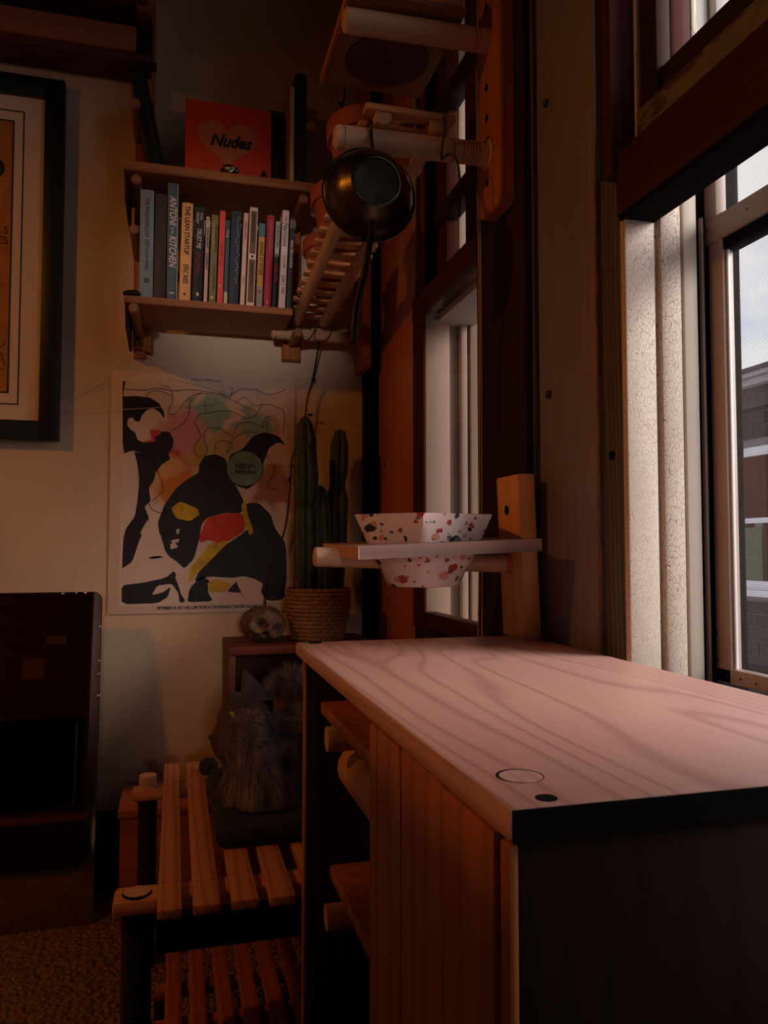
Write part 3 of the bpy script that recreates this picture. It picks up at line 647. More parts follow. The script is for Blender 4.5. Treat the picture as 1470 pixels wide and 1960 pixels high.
# door of vertical boards
dy = [0.390, 0.478, 0.572, 0.640, 0.664]
for i in range(4):
    bx('door_board', 'door_z', CB, 0.1655 + (0.0015 if i == 1 else 0), 0.179, dy[i] + 0.0008, dy[i + 1] - 0.0008, 0.06, 0.689, bev=0.0025)
# shelves in the open bay, resting on pegs
s = bx('shelf', 'door_z', CB, 0.190, 0.490, 0.672, 1.030, 0.620, 0.636, bev=0.003)
s = bx('shelf', 'door_z', CB, 0.203, 0.490, 0.672, 1.030, 0.404, 0.421, bev=0.003)
for z, x in ((0.604, 0.184), (0.388, 0.184)):
    b = NB(); cyl(b, (x, 0.955, z), (0.49, 0.955, z), 0.0155, 20); obj('peg', b, 'dowel_x', CB)
# dowel plugs let into the top
for x, y, r in ((0.192, 0.412, 0.0125), ):
    b = NB(); cyl(b, (x, y, 0.709), (x, y, 0.7104), r, 28); obj('dowel_plug', b, 'pine_y', CB)
    b = NB(); cyl(b, (x, y + 0.0012, 0.709), (x, y + 0.0012, 0.7102), r + 0.0012, 28); obj('plug_gap', b, 'groove', CB)
for x, y, r in ((0.1885, 0.3735, 0.0058), (0.188, 1.062, 0.010)):
    b = NB(); cyl(b, (x, y, 0.709), (x, y, 0.7103), r, 20); obj('peg_hole', b, 'groove', CB)
tr = thing('wooden_tray', 'pale round-edged wooden tray lying on the lower shelf of the cabinet', 'tray', (0.3, 0.85, 0.421))
b = NB()
prof = [(0.208, 0.535)] 
pts = []
for k in range(9):
    a = R(90 + 180 * k / 8); pts.append((0.236 + 0.028 * math.cos(a), 0.553 + 0.030 * math.sin(a)))
pts = [(0.40, 0.583)] + pts + [(0.26, 0.515), (0.29, 0.4215), (0.40, 0.4215)]
prism(b, pts, 0.68, 1.01, 'xz'); bmesh.ops.bevel(b, geom=[e for e in b.edges if abs(e.verts[0].co.y - e.verts[1].co.y) < 1e-5], offset=0.004, segments=2, affect='EDGES')
obj('body', b, 'tray', tr)

# ------------------------------------------------------------------ raised bowl stand
ST = thing('bowl_stand', 'pine post with peg and cut-out plank standing on the cabinet corner', 'stand', (0.5, 1.06, 0.71))
TL = Matrix.Translation((0.5, 1.06, 0.71)) @ Matrix.Rotation(R(-2.3), 4, 'Y') @ Matrix.Translation((-0.5, -1.06, -0.71))
def tilt(b): bmesh.ops.transform(b, matrix=TL, verts=b.verts[:]); return b
b = NB(); box(b, 0.487, 0.5135, 1.026, 1.106, 0.7095, 0.949, 0.003); bmesh.ops.transform(b, matrix=TL, verts=b.verts[:])
obj('post', b, 'pine_z', ST)
b = NB(); cyl(b, (0.4865, 1.070, 0.898), (0.4885, 1.070, 0.898), 0.0075, 18); obj('screw_hole', tilt(b), 'groove', ST)
b = NB(); cyl(b, (0.188, 1.072, 0.8285), (0.490, 1.072, 0.8170), 0.0138, 24, prof=[(0, 0.012), (0.002, 0.0138), (0.300, 0.0138)]); obj('peg', b, 'dowel_x', ST)
b = NB(); cyl(b, (0.4745, 1.072, 0.8178), (0.4845, 1.072, 0.8174), 0.0142, 24); obj('peg_ring', b, 'redbrown_z', ST)
# plank with a round hole
b = NB()
PX0, PX1, PY0, PY1, HZ0, HZ1 = 0.222, 0.474, 0.945, 1.180, 0.8335, 0.8505
cx, cy, hr = 0.347, 1.068, 0.0885
angs = sorted(set([2 * math.pi * k / 48 for k in range(48)] + [math.atan2(y - cy, x - cx) % (2 * math.pi) for x in (PX0, PX1) for y in (PY0, PY1)]))
def hit(a):
    c, s_ = math.cos(a), math.sin(a); t = 1e9
    if abs(c) > 1e-9: t = min(t, ((PX1 if c > 0 else PX0) - cx) / c)
    if abs(s_) > 1e-9: t = min(t, ((PY1 if s_ > 0 else PY0) - cy) / s_)
    return cx + c * t, cy + s_ * t
L4 = []
for a in angs:
    ox, oy = hit(a); ix, iy = cx + hr * math.cos(a), cy + hr * math.sin(a)
    L4.append([b.verts.new(q) for q in ((ox, oy, HZ0), (ox, oy, HZ1), (ix, iy, HZ1), (ix, iy, HZ0))])
for p, q in zip(L4, L4[1:] + L4[:1]):
    for k in range(4): b.faces.new((p[k], p[(k + 1) % 4], q[(k + 1) % 4], q[k]))
PT = Matrix.Translation((0.347, 1.06, 0.842)) @ Matrix.Rotation(R(-2.4), 4, 'Y') @ Matrix.Rotation(R(1.2), 4, 'X') @ Matrix.Translation((-0.347, -1.06, -0.842))
bmesh.ops.transform(b, matrix=PT, verts=b.verts[:])
obj('plank', b, 'greywood_x', ST)
b = NB(); box(b, 0.2213, 0.2226, 0.9445, 1.1805, 0.8338, 0.8502); bmesh.ops.transform(b, matrix=PT, verts=b.verts[:]); obj('plank_end', b, 'pine_x', ST)
# faceted terrazzo bowl
b = NB()
prof = [(0.049, 0.786, 0.0), (0.052, 0.7865, 0.0), (0.063, 0.806, 0.25), (0.075, 0.8215, 0.45), (0.0865, 0.842, 0.6), (0.0955, 0.858, 0.8), (0.1085, 0.884, 1.0), (0.1092, 0.8866, 1.0), (0.1075, 0.8872, 1.0), (0.103, 0.880, 1.0), (0.086, 0.850, 0.8), (0.066, 0.822, 0.4), (0.045, 0.795, 0.0)]
seg = 72; a0 = math.atan2(-1.07, -0.347)
loops = []
for r, z, fac in prof:
    lp = []
    for k in range(seg):
        th = 2 * math.pi * k / seg; n = 6
        d = ((th + math.pi / n) % (2 * math.pi / n)) - math.pi / n          # 0 at a corner
        hexr = math.cos(math.pi / n) / math.cos(math.pi / n - abs(d))
        rr = r * ((1 - fac) * 0.985 + fac * hexr)
        lp.append(b.verts.new((0.347 + rr * math.cos(th + a0), 1.068 + rr * math.sin(th + a0), z)))
    loops.append(lp)
for p, q in zip(loops, loops[1:]):
    for k in range(seg): b.faces.new((p[k], p[(k + 1) % seg], q[(k + 1) % seg], q[k]))
b.faces.new(loops[0]); b.faces.new(loops[-1])
o = obj('bowl', b, 'terrazzo', None, angle=50); tag(o, 'faceted white terrazzo bowl sitting in the wooden stand', 'bowl')

# ------------------------------------------------------------------ slatted bench
BE = thing('slatted_bench', 'low bench of pine slats on round posts beside the cabinet', 'bench', (0.2, 1.4, 0.0))
ends = [(-0.017, 0.0145), (0.029, 0.065), (0.080, 0.116), (0.131, 0.166), (0.186, 0.220), (0.240, 0.274), (0.294, 0.328), (0.348, 0.382), (0.402, 0.436)]
for i, (x0, x1) in enumerate(ends):
    y1 = 1.80
    bx('slat', 'slat_y', BE, x0, x1, 1.079 + 0.001 * (i % 3), y1, 0.352, 0.365, bev=0.0018)
for y0, y1 in ((1.148, 1.202), (1.652, 1.700)):
    bx('crossbar', 'slat_x', BE, -0.078, 0.45, y0, y1, 0.330, 0.3518, bev=0.006)
def threaded(p, z0, z1, r, parent, mat='darkwood_z', name='post'):
    b = NB(); prof = [(0, r - 0.002)]; h = 0.004; L = z1 - z0
    while h < L - 0.03: prof += [(h, r), (h + 0.003, r - 0.0022)]; h += 0.006
    prof += [(L - 0.024, r), (L - 0.001, r), (L, r - 0.002)]
    cyl(b, (p[0], p[1], z0), (p[0], p[1], z1), r, 20, prof=prof); return obj(name, b, mat, parent, angle=20)
threaded((-0.046, 1.176), 0.0, 0.329, 0.021, BE); threaded((-0.048, 1.676), 0.0, 0.329, 0.019, BE)
threaded((0.40, 1.18), 0.0, 0.329, 0.02, BE); threaded((0.40, 1.676), 0.0, 0.329, 0.02, BE)
b = NB(); cyl(b, (-0.048, 1.676, 0.3519), (-0.048, 1.676, 0.378), 0.0175, 24, prof=[(0, 0.0175), (0.005, 0.0175), (0.006, 0.016), (0.009, 0.016), (0.010, 0.0175), (0.024, 0.0175), (0.026, 0.016)]); obj('post_cap', b, 'dowel_x', BE)
b = NB(); cyl(b, (-0.046, 1.176, 0.3512), (-0.046, 1.176, 0.3535), 0.0185, 24); obj('post_cap', b, 'dowel_x', BE)
b = NB(); cyl(b, (-0.046, 1.172, 0.3512), (-0.046, 1.172, 0.3525), 0.0205, 24); obj('cap_gap', b, 'groove', BE)
for x, y in ((0.036, 1.16), (0.058, 1.165), (0.036, 1.185), (0.059, 1.182), (-0.01, 1.165), (0.008, 1.17), (0.088, 1.17), (0.108, 1.172), (0.14, 1.168), (0.158, 1.171)):
    b = NB(); cyl(b, (x, y, 0.3645), (x, y, 0.3653), 0.0013, 8); obj('nail_head', b, 'groove', BE)
bx('front_rail', 'darkwood_y', BE, -0.02, 0.45, 1.20, 1.215, 0.25, 0.33)
b = NB(); cyl(b, (0.035, 1.20, 0.285), (0.035, 1.185, 0.285), 0.022, 22); obj('round_knob', b, 'black', BE)

SR = thing('slatted_rack', 'lower rack of reddish slats on the carpet under the bench', 'rack', (0.2, 1.3, 0.0))
lx = [-0.007, 0.031, 0.072, 0.111, 0.150, 0.190, 0.229, 0.268, 0.307, 0.346]
for i, x in enumerate(lx):
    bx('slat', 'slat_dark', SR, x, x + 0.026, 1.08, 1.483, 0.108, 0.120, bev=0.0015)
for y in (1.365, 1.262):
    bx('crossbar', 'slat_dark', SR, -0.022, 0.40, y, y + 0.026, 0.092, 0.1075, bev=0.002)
for x, y in ((-0.015, 1.378), (0.38, 1.378), (-0.015, 1.275), (0.38, 1.275)):
    b = NB(); cyl(b, (x, y, 0), (x, y, 0.092), 0.01, 14); obj('leg', b, 'darkwood_z', SR)

CH = thing('wooden_chest', 'low reddish wooden chest behind the bench against the wall', 'chest', (0.2, 1.92, 0))
bx('body', 'chest', CH, -0.110, 0.47, 1.824, 2.03, 0.0, 0.246)
bx('lid', 'chest', CH, -0.115, 0.475, 1.820, 2.033, 0.2462, 0.262, bev=0.002)
bx('front_trim', 'chest', CH, -0.108, 0.468, 1.8195, 1.824, 0.02, 0.20, bev=0.001)
CR = thing('wooden_crate', 'open-fronted redwood crate on the chest holding skull and cactus', 'crate', (0.3, 1.92, 0.262))
bx('top_board', 'crate', CR, 0.120, 0.470, 1.815, 2.03, 0.594, 0.614, bev=0.002)
bx('side_board', 'crate', CR, 0.121, 0.137, 1.818, 2.03, 0.262, 0.594, bev=0.001)
bx('side_board', 'crate', CR, 0.453, 0.469, 1.818, 2.03, 0.262, 0.594, bev=0.001)
bx('bottom_board', 'crate', CR, 0.137, 0.453, 1.818, 2.03, 0.262, 0.278)
bx('back_board', 'crate', CR, 0.137, 0.453, 2.015, 2.03, 0.278, 0.594)
# dark seat cushion
b = NB(); box(b, 0.068, 0.45, 1.262, 1.62, 0.3655, 0.398, 0.012)
bmesh.ops.subdivide_edges(b, edges=b.edges[:], cuts=3, use_grid_fill=True)
for v in b.verts:
    if v.co.z > 0.39: v.co.z += 0.006 * mnoise.noise(v.co * 9) 
o = obj('seat_cushion', b, 'cushion', None, angle=80); tag(o, 'flat dark teal cushion on the bench under the cat', 'cushion')

# ------------------------------------------------------------------ mirror leaning by the wall
MI = thing('mirror', 'tall frameless mirror with rounded top corner leaning by the wall', 'mirror', (-0.5, 1.88, 0))
b = NB(); pts = [(-0.95, 0.0), (-0.168, 0.0), (-0.168, 0.722)]
for k in range(1, 7):
    a = R(90 * k / 6); pts.append((-0.168 - 0.02 * (1 - math.cos(a)), 0.722 + 0.02 * math.sin(a)))
pts += [(-0.95, 0.742)]
def lean(b):
    m = Matrix.Translation((0, 1.880, 0.0)) @ Matrix.Rotation(R(-7.0), 4, 'X'); bmesh.ops.transform(b, matrix=m, verts=b.verts[:]); return b
prism(b, pts, 0.0, 0.006, 'xz'); obj('glass_plate', lean(b), 'mirror', MI)
b = NB(); prism(b, [(x + (0.0006 if x > -0.9 else 0), z + (0.0006 if z > 0.1 else 0)) for x, z in pts], 0.0062, 0.012, 'xz'); obj('backing', lean(b), 'darkwood_z', MI)
b = NB()
for x, z, s_ in ((-0.255, 0.739, 0.003), (-0.225, 0.740, 0.002), (-0.205, 0.740, 0.003), (-0.1695, 0.66, 0.002), (-0.1692, 0.55, 0.002), (-0.1692, 0.50, 0.003), (-0.1695, 0.58, 0.002)):
    box(b, x - s_, x + s_, -0.0004, 0.0002, z - 0.0015, z + 0.0015)
obj('chipped_edge', lean(b), 'lettering_white', MI)
# dresser that stands left of the bench, outside the frame, and shows in the mirror
DR = thing('dresser', 'dark wooden dresser seen only in the mirror', 'dresser', (-0.6, 0.7, 0))
bx('plinth', 'darkwood_y', DR, -1.0, -0.30, 0.47, 0.85, 0.0, 0.15)
bx('bottom_rail', 'strip_z', DR, -1.0, -0.29, 0.45, 0.865, 0.15, 0.172, bev=0.002)
bx('side_panel', 'crate', DR, -0.305, -0.290, 0.45, 0.865, 0.172, 1.0); bx('side_panel', 'crate', DR, -1.0, -0.985, 0.45, 0.865, 0.172, 1.0)
bx('back_panel', 'darkwood_z', DR, -0.985, -0.305, 0.45, 0.465, 0.172, 1.0)
bx('shelf', 'crate', DR, -0.985, -0.305, 0.465, 0.86, 0.50, 0.52)
dd = bx('door', 'crate', DR, -0.985, -0.305, 0.845, 0.862, 0.52, 1.0, bev=0.002)
bx('door_panel', 'crate', dd, -0.90, -0.37, 0.862, 0.868, 0.56, 0.88, bev=0.002)
bx('paper_label', 'amber', dd, -0.52, -0.45, 0.868, 0.869, 0.64, 0.71); bx('paper_label', 'amber', dd, -0.45, -0.38, 0.868, 0.869, 0.76, 0.79)
bx('top', 'crate', DR, -1.01, -0.28, 0.44, 0.88, 1.0, 1.02, bev=0.003)
b = NB(); cyl(b, (-0.33, 0.85, 0.20), (-0.33, 0.85, 0.48), 0.004, 10); obj('brass_rod', b, 'brass', DR)

# ------------------------------------------------------------------ picture frame
FR = thing('framed_print', 'large black framed amber print on the wall', 'picture', (-0.59, YB, 1.1))
FX0, FX1, FZ0, FZ1 = -0.90, -0.283, 1.108, 2.022
bx('frame_side', 'frame_black', FR, FX1 - 0.046, FX1, 2.045, 2.079, FZ0, FZ1, bev=0.002)
bx('frame_side', 'frame_black', FR, FX0, FX0 + 0.046, 2.045, 2.079, FZ0, FZ1, bev=0.002)
bx('frame_rail', 'frame_black', FR, FX0 + 0.046, FX1 - 0.046, 2.045, 2.079, FZ0, FZ0 + 0.046, bev=0.002)
bx('frame_rail', 'frame_black', FR, FX0 + 0.046, FX1 - 0.046, 2.045, 2.079, FZ1 - 0.048, FZ1, bev=0.002)
pr = bx('print', 'paper', FR, FX0 + 0.046, FX1 - 0.046, 2.064, 2.066, FZ0 + 0.046, FZ1 - 0.048)
bx('print_image', 'amber', pr, -0.78, -0.403, 2.0632, 2.064, 1.226, 1.906)
b = NB()
for x0, x1, z0, z1, w_ in ((-0.805, -0.378, 1.194, 1.936, 0.0028), (-0.785, -0.401, 1.222, 1.910, 0.0036)):
    box(b, x1 - w_, x1, 2.0628, 2.0631, z0, z1); box(b, x0, x0 + w_, 2.0628, 2.0631, z0, z1)
    box(b, x0, x1, 2.0628, 2.0631, z0, z0 + w_); box(b, x0, x1, 2.0628, 2.0631, z1 - w_, z1)
obj('print_border', b, 'ink', pr)
b = NB(); lathe(b, [(0.055, 0), (0, 0.0003)], (-0.475, 2.0628, 1.785), 24, 'y'); bmesh.ops.scale(b, vec=(1, 1, 0.65), verts=b.verts[:], space=Matrix.Translation((0, 0, -1.785))); obj('print_figure', b, 'ink', pr)
text_obj('print_lettering', 'S\nES', 0.026, 'lettering_dark', pr, (-0.409, 2.0626, 1.615), ROT_WALL, 'RIGHT')
b = NB()
random.seed(3)
for k in range(5):
    pts = smooth_pts([(-0.47 + 0.06 * t_ / 5, 2.0626, 1.27 + 0.02 * k + 0.016 * math.sin(t_ * 1.7 + k)) for t_ in range(6)], 4); tube(b, pts, 0.0007, 4)
obj('print_figure', b, 'ink', pr)

# ------------------------------------------------------------------ gig poster
PO = thing('poster', 'gig poster with black ink figures and colour washes', 'poster', (0.07, YB, 0.67))
def paint_poster():
    t = NT('poster_colour_wash'); bb = t.bsdf(0.7); tc = t.n('TexCoord'); base = srgb(228, 206, 196); colr = base
    nz = t.n('TexNoise'); nz.inputs['Scale'].default_value = 22; nz.inputs['Detail'].default_value = 5; t.l(tc.outputs['Object'], nz.inputs['Vector'])
    w = t.n('VectorMath', operation='MULTIPLY_ADD'); t.l(nz.outputs['Color'], w.inputs[0]); w.inputs[1].default_value = (0.11, 0, 0.11); t.l(tc.outputs['Object'], w.inputs[2])
    for x, z, r, c in ((0.082, 1.195, 0.055, (140, 178, 166)), (0.2, 1.165, 0.05, (150, 176, 170)), (0.012, 1.10, 0.062, (206, 52, 74)), (-0.04, 1.10, 0.05, (206, 44, 66)), (0.054, 1.09, 0.04, (196, 160, 80)),
                       (-0.027, 1.022, 0.06, (222, 170, 110)), (0.03, 0.975, 0.075, (206, 120, 40)), (0.02, 1.15, 0.06, (214, 150, 160)), (0.13, 1.11, 0.05, (200, 170, 130)), (0.25, 1.0, 0.06, (176, 120, 90)), (0.07, 0.95, 0.05, (222, 176, 40))):
        d = t.n('VectorMath', operation='DISTANCE'); t.l(w.outputs[0], d.inputs[0]); d.inputs[1].default_value = (x + 0.055, 0, z + 0.055)
        mp = t.n('MapRange', interpolation_type='SMOOTHSTEP'); mp.inputs[1].default_value = r * 0.75; mp.inputs[2].default_value = r * 1.15; mp.inputs[3].default_value = 0.95; mp.inputs[4].default_value = 0
        sx = t.n('SeparateXYZ'); 
        t.l(d.outputs['Value'], mp.inputs[0]); colr = t.mix(mp.outputs[0], colr, srgb(*c))
    t.l(colr, bb.inputs['Base Color'])
    # ignore the depth coordinate so the wash is measured in the plane of the paper
    return t.m
M['wash'] = paint_poster()
for k, c in (('orange', (216, 70, 42)), ('yellow', (214, 172, 50)), ('teal', (124, 156, 146))): M['p_' + k] = paint('poster_' + k, c, 0.7, 0.25, 40)
M['orange_fade'] = M['p_orange']
bx('sheet', 'paper', PO, -0.163, 0.309, 2.0755, 2.078, 0.673, 1.2965, bev=0.0004)
b = NB(); box(b, -0.1359, 0.2897, 0, 0.0002, 0.6946, 1.2692)
o = obj('art_ground', b, 'wash', PO); o.location = (0, 2.0752, 0)
def chaikin(p, n=1):
    for _ in range(n):
        q = []
        for a, c in zip(p, p[1:] + p[:1]):
            q += [(a[0] * .86 + c[0] * .14, a[1] * .86 + c[1] * .14), (a[0] * .14 + c[0] * .86, a[1] * .14 + c[1] * .86)]
        p = q
    return p
for layer, (k, m) in enumerate((('black', 'ink'), ('white', 'paper'), ('orange', 'p_orange'), ('yellow', 'p_yellow'), ('teal', 'p_teal'))):
    b = NB(); yy = 2.0749 - layer * 0.0003
    for poly in POSTER[k]: prism(b, chaikin(poly) if k != 'teal' else poly, yy, yy + 0.0002)
    o = obj('ink_layer', b, m, PO, smooth=False); o['kind'] = 'stuff'
b = NB()
for ln in POSTER['lines']:
    tube(b, smooth_pts([(x, 2.0735, z) for x, z in ln], 5), 0.0006, 4)
obj('contour_lines', b, 'ink', PO)
text_obj('lettering', 'NEON', 0.0185, 'lettering_dark', PO, (0.1776, 2.0733, 1.0582), ROT_WALL, bold=0.0004)
text_obj('lettering', 'INDIAN', 0.0160, 'lettering_dark', PO, (0.1776, 2.0733, 1.0428), ROT_WALL, bold=0.0004)
text_obj('lettering', 'SEPTEMBER 24, 2011 with COM TRUISE at THE GRANADA THEATER, DALLAS', 0.0103, 'lettering_dark', PO, (0.083, 2.0752, 0.6868), ROT_WALL, bold=0.0003, sx=0.73)
text_obj('lettering', 'GORILLA VS BEAR presents', 0.0092, 'lettering_dark', PO, (0.074, 2.0752, 1.2837), ROT_WALL, sx=0.72)

# ------------------------------------------------------------------ peg strips, planks
def strip_board(name, label, pts, axis, holes, loc, t0, t1):
    p = thing(name, label, 'peg rail', loc)
    b = NB(); prism(b, pts, t0, t1, axis); obj('board', b, 'strip_z', p, angle=20); return p
S1 = strip_board('peg_rail', 'vertical wooden peg rail on the wall behind left end of the bookshelves', [(-0.111, 1.352), (-0.066, 1.340), (-0.066, 2.40), (-0.111, 2.40)], 'xz', None, (-0.09, YB, 1.34), 2.045, 2.079)
S2 = strip_board('peg_rail', 'vertical wooden peg rail behind the black binder and white spined book', [(0.272, 1.345), (0.317, 1.345), (0.317, 2.06), (0.272, 2.06)], 'xz', None, (0.29, YB, 1.34), 2.045, 2.079)
def wall_peg(p, x, z, y1, r=0.0118):
    b = NB(); cyl(b, (x, 2.046, z), (x, y1, z), r, 22, prof=[(0, r), (2.046 - y1 - 0.003, r), (2.046 - y1, r - 0.003)]); obj('peg', b, 'peg_shaded', p)
for z, x, y1 in ((1.3895, -0.098, 1.83), (1.585, -0.101, 1.86), (1.700, -0.098, 1.85), (1.893, -0.104, 1.87)): wall_peg(S1, x, z, y1)
for z, x, y1 in ((1.3895, 0.295, 1.93), (1.700, 0.295, 1.85), (1.893, 0.3150, 1.86)): wall_peg(S2, x, z, y1)
b = NB(); cyl(b, (-0.098, 2.0455, 1.375), (-0.098, 2.044, 1.375), 0.005, 14); obj('peg_hole', b, 'groove', S1)
bx('foot', 'strip_z', S1, -0.109, -0.08, 2.05, 2.078, 1.328, 1.345, bev=0.002)
def shelf_plank(label, x0, x1, z0, z1, loc, mitre):
    t = thing('shelf_plank', label, 'shelf', loc, None)
    b = NB(); prism(b, [(1.838, z0 + 0.002), (1.838, z1), (2.044, z1), (2.044, z0)], x0, x1, 'yz'); bmesh.ops.bevel(b, geom=b.edges[:], offset=0.002, segments=2, affect='EDGES')
    obj('plank', b, 'shelf_x', t)
    # tapered end cleat under the left end
    b = NB(); prism(b, [(1.842, z0 - 0.0005), (2.044, z0 - 0.0005), (2.044, z0 - 0.062), (1.875, z0 - 0.050)], x0 + 0.002, x0 + 0.008, 'yz'); obj('end_cleat', b, 'darkwood_y', t); return t
shelf_plank('wooden shelf plank carrying the long row of books', -0.120, 0.268, 1.4015, 1.4195, (0.08, 1.94, 1.41), 0)
shelf_plank('wooden shelf plank above the books holding the orange heart cover', -0.126, 0.328, 1.712, 1.736, (0.1, 1.94, 1.72), 0)

# rail beam and box end at upper left
OV = thing('overhead_shelf', 'dark wooden shelf with front lip hung above the framed print', 'shelf', (-0.5, 2.0, 2.07))
bx('shelf_board', 'crate', OV, -1.2, -0.075, 1.975, 2.07, 2.058, 2.078, bev=0.002)
bx('front_lip', 'chest', OV, -1.2, -0.110, 1.968, 1.985, 2.0782, 2.142, bev=0.003)
bx('end_block', 'chest', OV, -0.110, -0.070, 1.955, 2.044, 2.178, 2.232, bev=0.006)
bx('end_upright', 'darkwood_z', OV, -0.108, -0.072, 1.985, 2.044, 2.0782, 2.178, bev=0.002)
for x, z in ((-0.094, 2.20), (-0.094, 2.160)):
    b = NB(); cyl(b, (x, 1.98, z), (x, 1.950, z), 0.012, 20, prof=[(0, 0.012), (0.027, 0.012), (0.03, 0.010)]); obj('peg', b, 'crate', OV)
bx('top_board', 'crate', OV, -1.2, -0.11, 1.97, 2.07, 2.20, 2.225)
b = NB(); box(b, -0.118, -0.06, 1.97, 2.00, 2.052, 2.0578); obj('cleat', b, 'darkwood_y', OV)

# ------------------------------------------------------------------ books on the lower shelf
def book(x0, x1, h, mat, name_label, lean=0.0, depth=0.135, y=1.848, soft=False, jut=None, z=1.4197):
    t = thing('book', name_label, 'book', ((x0 + x1) / 2, y + 0.07, z), 'books on the lower shelf')
    w = x1 - x0; c = 0.0022 if soft else 0.0030
    T = Matrix.Translation((x0, 0, z)) @ Matrix.Rotation(R(lean), 4, 'Y') @ Matrix.Translation((-x0, 0, -z))
    b = NB()
    # cover: spine with rounded front and two boards
    n = 6; sp = []
    bulge = 0.001 if soft else 0.003
    for k in range(n + 1):
        a = math.pi * k / n; sp.append((x0 + w * k / n, y + bulge * (1 - math.sin(a))))
    outer = sp + [(x1, y + depth), (x1 - c, y + depth), (x1 - c, y + c + bulge), (x0 + c, y + c + bulge), (x0 + c, y + depth), (x0, y + depth)]
    prism(b, outer, z, z + h, 'xy'); bmesh.ops.transform(b, matrix=T, verts=b.verts[:]); obj('cover', b, mat, t, angle=50)
    b = NB(); g = 0.0 if soft else 0.003
    box(b, x0 + c, x1 - c, y + c + bulge, y + depth - 0.003, z + g + 0.0003, z + h - g - 0.0006); bmesh.ops.transform(b, matrix=T, verts=b.verts[:]); obj('pages', b, 'pages', t)
    t['_T'] = 0
    return t, T
def spine_text(t, T, s, x, zt, size, mat, y=1.8475, align='LEFT', bold=0.0, shear=0.0, sx=1.0):
    o = text_obj('title', s, size, mat, t, (x, y, zt), ROT_SPINE, align, shear, bold, sx=sx); o.data.transform(T); return o
def spine_patch(t, T, x0, x1, z0, z1, mat, y=1.8476, name='spine_panel'):
    b = NB(); box(b, x0, x1, y, y + 0.0012, z0, z1); bmesh.ops.transform(b, matrix=T, verts=b.verts[:]); return obj(name, b, mat, t)
def bm(n, rgb, rough=0.55): M[n] = paint(n, rgb, rough, 0.06, 30); return n
Z0 = 1.4197
t, T = book(-0.088, -0.0575, 0.256, bm('cover_slate', (128, 142, 150)), 'slate blue hardback at the left end of the book row', 0.0)
spine_text(t, T, 'THE MARSHMALLOW TEST', -0.0725, Z0 + 0.236, 0.0130, 'lettering_dark', sx=0.75); spine_text(t, T, 'WALTER MISCHEL', -0.0725, Z0 + 0.118, 0.0090, 'lettering_dark', sx=0.72)
spine_text(t, T, '888', -0.0725, Z0 + 0.047, 0.0160, 'lettering_dark', sx=0.5)
t, T = book(-0.0555, -0.0295, 0.250, bm('cover_maroon', (56, 40, 40)), 'dark maroon hardback between slate book and cookbook', 0.3)
t, T = book(-0.0265, -0.0035, 0.279, bm('cover_denim', (76, 94, 104)), 'tall denim blue cookbook with white brush lettering', 0.0, 0.17)
spine_text(t, T, 'ANTONI', -0.0150, Z0 + 0.247, 0.0225, 'lettering_white', bold=0.0003, shear=0.25, sx=0.78); spine_text(t, T, 'in the', -0.0150, Z0 + 0.172, 0.0085, 'lettering_white', sx=0.8); spine_text(t, T, 'KITCHEN', -0.0150, Z0 + 0.153, 0.0225, 'lettering_white', bold=0.0003, shear=0.25, sx=0.78)
spine_patch(t, T, -0.0205, -0.0095, Z0 + 0.015, Z0 + 0.018, 'lettering_white'); spine_patch(t, T, -0.0042, -0.0031, Z0 + 0.002, Z0 + 0.277, 'lettering_white', 1.8505)
t, T = book(0.0015, 0.0265, 0.236, bm('cover_apricot', (226, 166, 104)), 'apricot paperback with black capitals down the spine', 1.2)
spine_text(t, T, 'THE LEAN STARTUP', 0.0140, Z0 + 0.228, 0.0155, 'lettering_dark', bold=0.0003, sx=0.84); spine_text(t, T, 'ERIC RIES', 0.0140, Z0 + 0.088, 0.0155, 'lettering_dark', bold=0.0002, sx=0.72); spine_patch(t, T, 0.011, 0.016, Z0 + 0.014, Z0 + 0.019, 'lettering_dark')
t, T = book(0.0310, 0.0530, 0.230, bm('cover_black', (28, 30, 34)), 'black hardback with white and red title', 1.2)
spine_text(t, T, 'RYAN\nHOLIDAY', 0.0420, Z0 + 0.215, 0.0085, 'lettering_white', sx=0.75); spine_text(t, T, 'TRUST ME', 0.0420, Z0 + 0.178, 0.0150, 'lettering_white', shear=0.2, sx=0.72); spine_text(t, T, "I'M LYING", 0.0420, Z0 + 0.120, 0.0150, 'lettering_red', shear=0.2, sx=0.78)
b = NB(); prism(b, [(0.039, Z0 + 0.022), (0.042, Z0 + 0.014), (0.046, Z0 + 0.016), (0.045, Z0 + 0.024), (0.0415, Z0 + 0.022)], 1.8474, 1.848); bmesh.ops.transform(b, matrix=T, verts=b.verts[:]); obj('emblem', b, 'lettering_white', t)
t, T = book(0.0575, 0.0655, 0.208, bm('cover_blush', (214, 172, 168)), 'thin blush pink paperback with tiny black capitals', 1.3, soft=True)
spine_text(t, T, 'RYAN HOLIDAY  \u2022  CONSPIRACY', 0.0615, Z0 + 0.180, 0.0072, 'lettering_dark', sx=0.95, bold=0.0002)
b = NB(); prism(b, [(0.0600, Z0 + 0.200), (0.0615, Z0 + 0.203), (0.0630, Z0 + 0.200), (0.0618, Z0 + 0.200), (0.0618, Z0 + 0.189), (0.0612, Z0 + 0.189), (0.0612, Z0 + 0.200)], 1.8474, 1.848); bmesh.ops.transform(b, matrix=T, verts=b.verts[:]); obj('emblem', b, 'lettering_dark', t)
t, T = book(0.0695, 0.0850, 0.214, bm('cover_olive', (122, 114, 62)), 'olive green paperback beside the thin blush one', 1.4, soft=True)
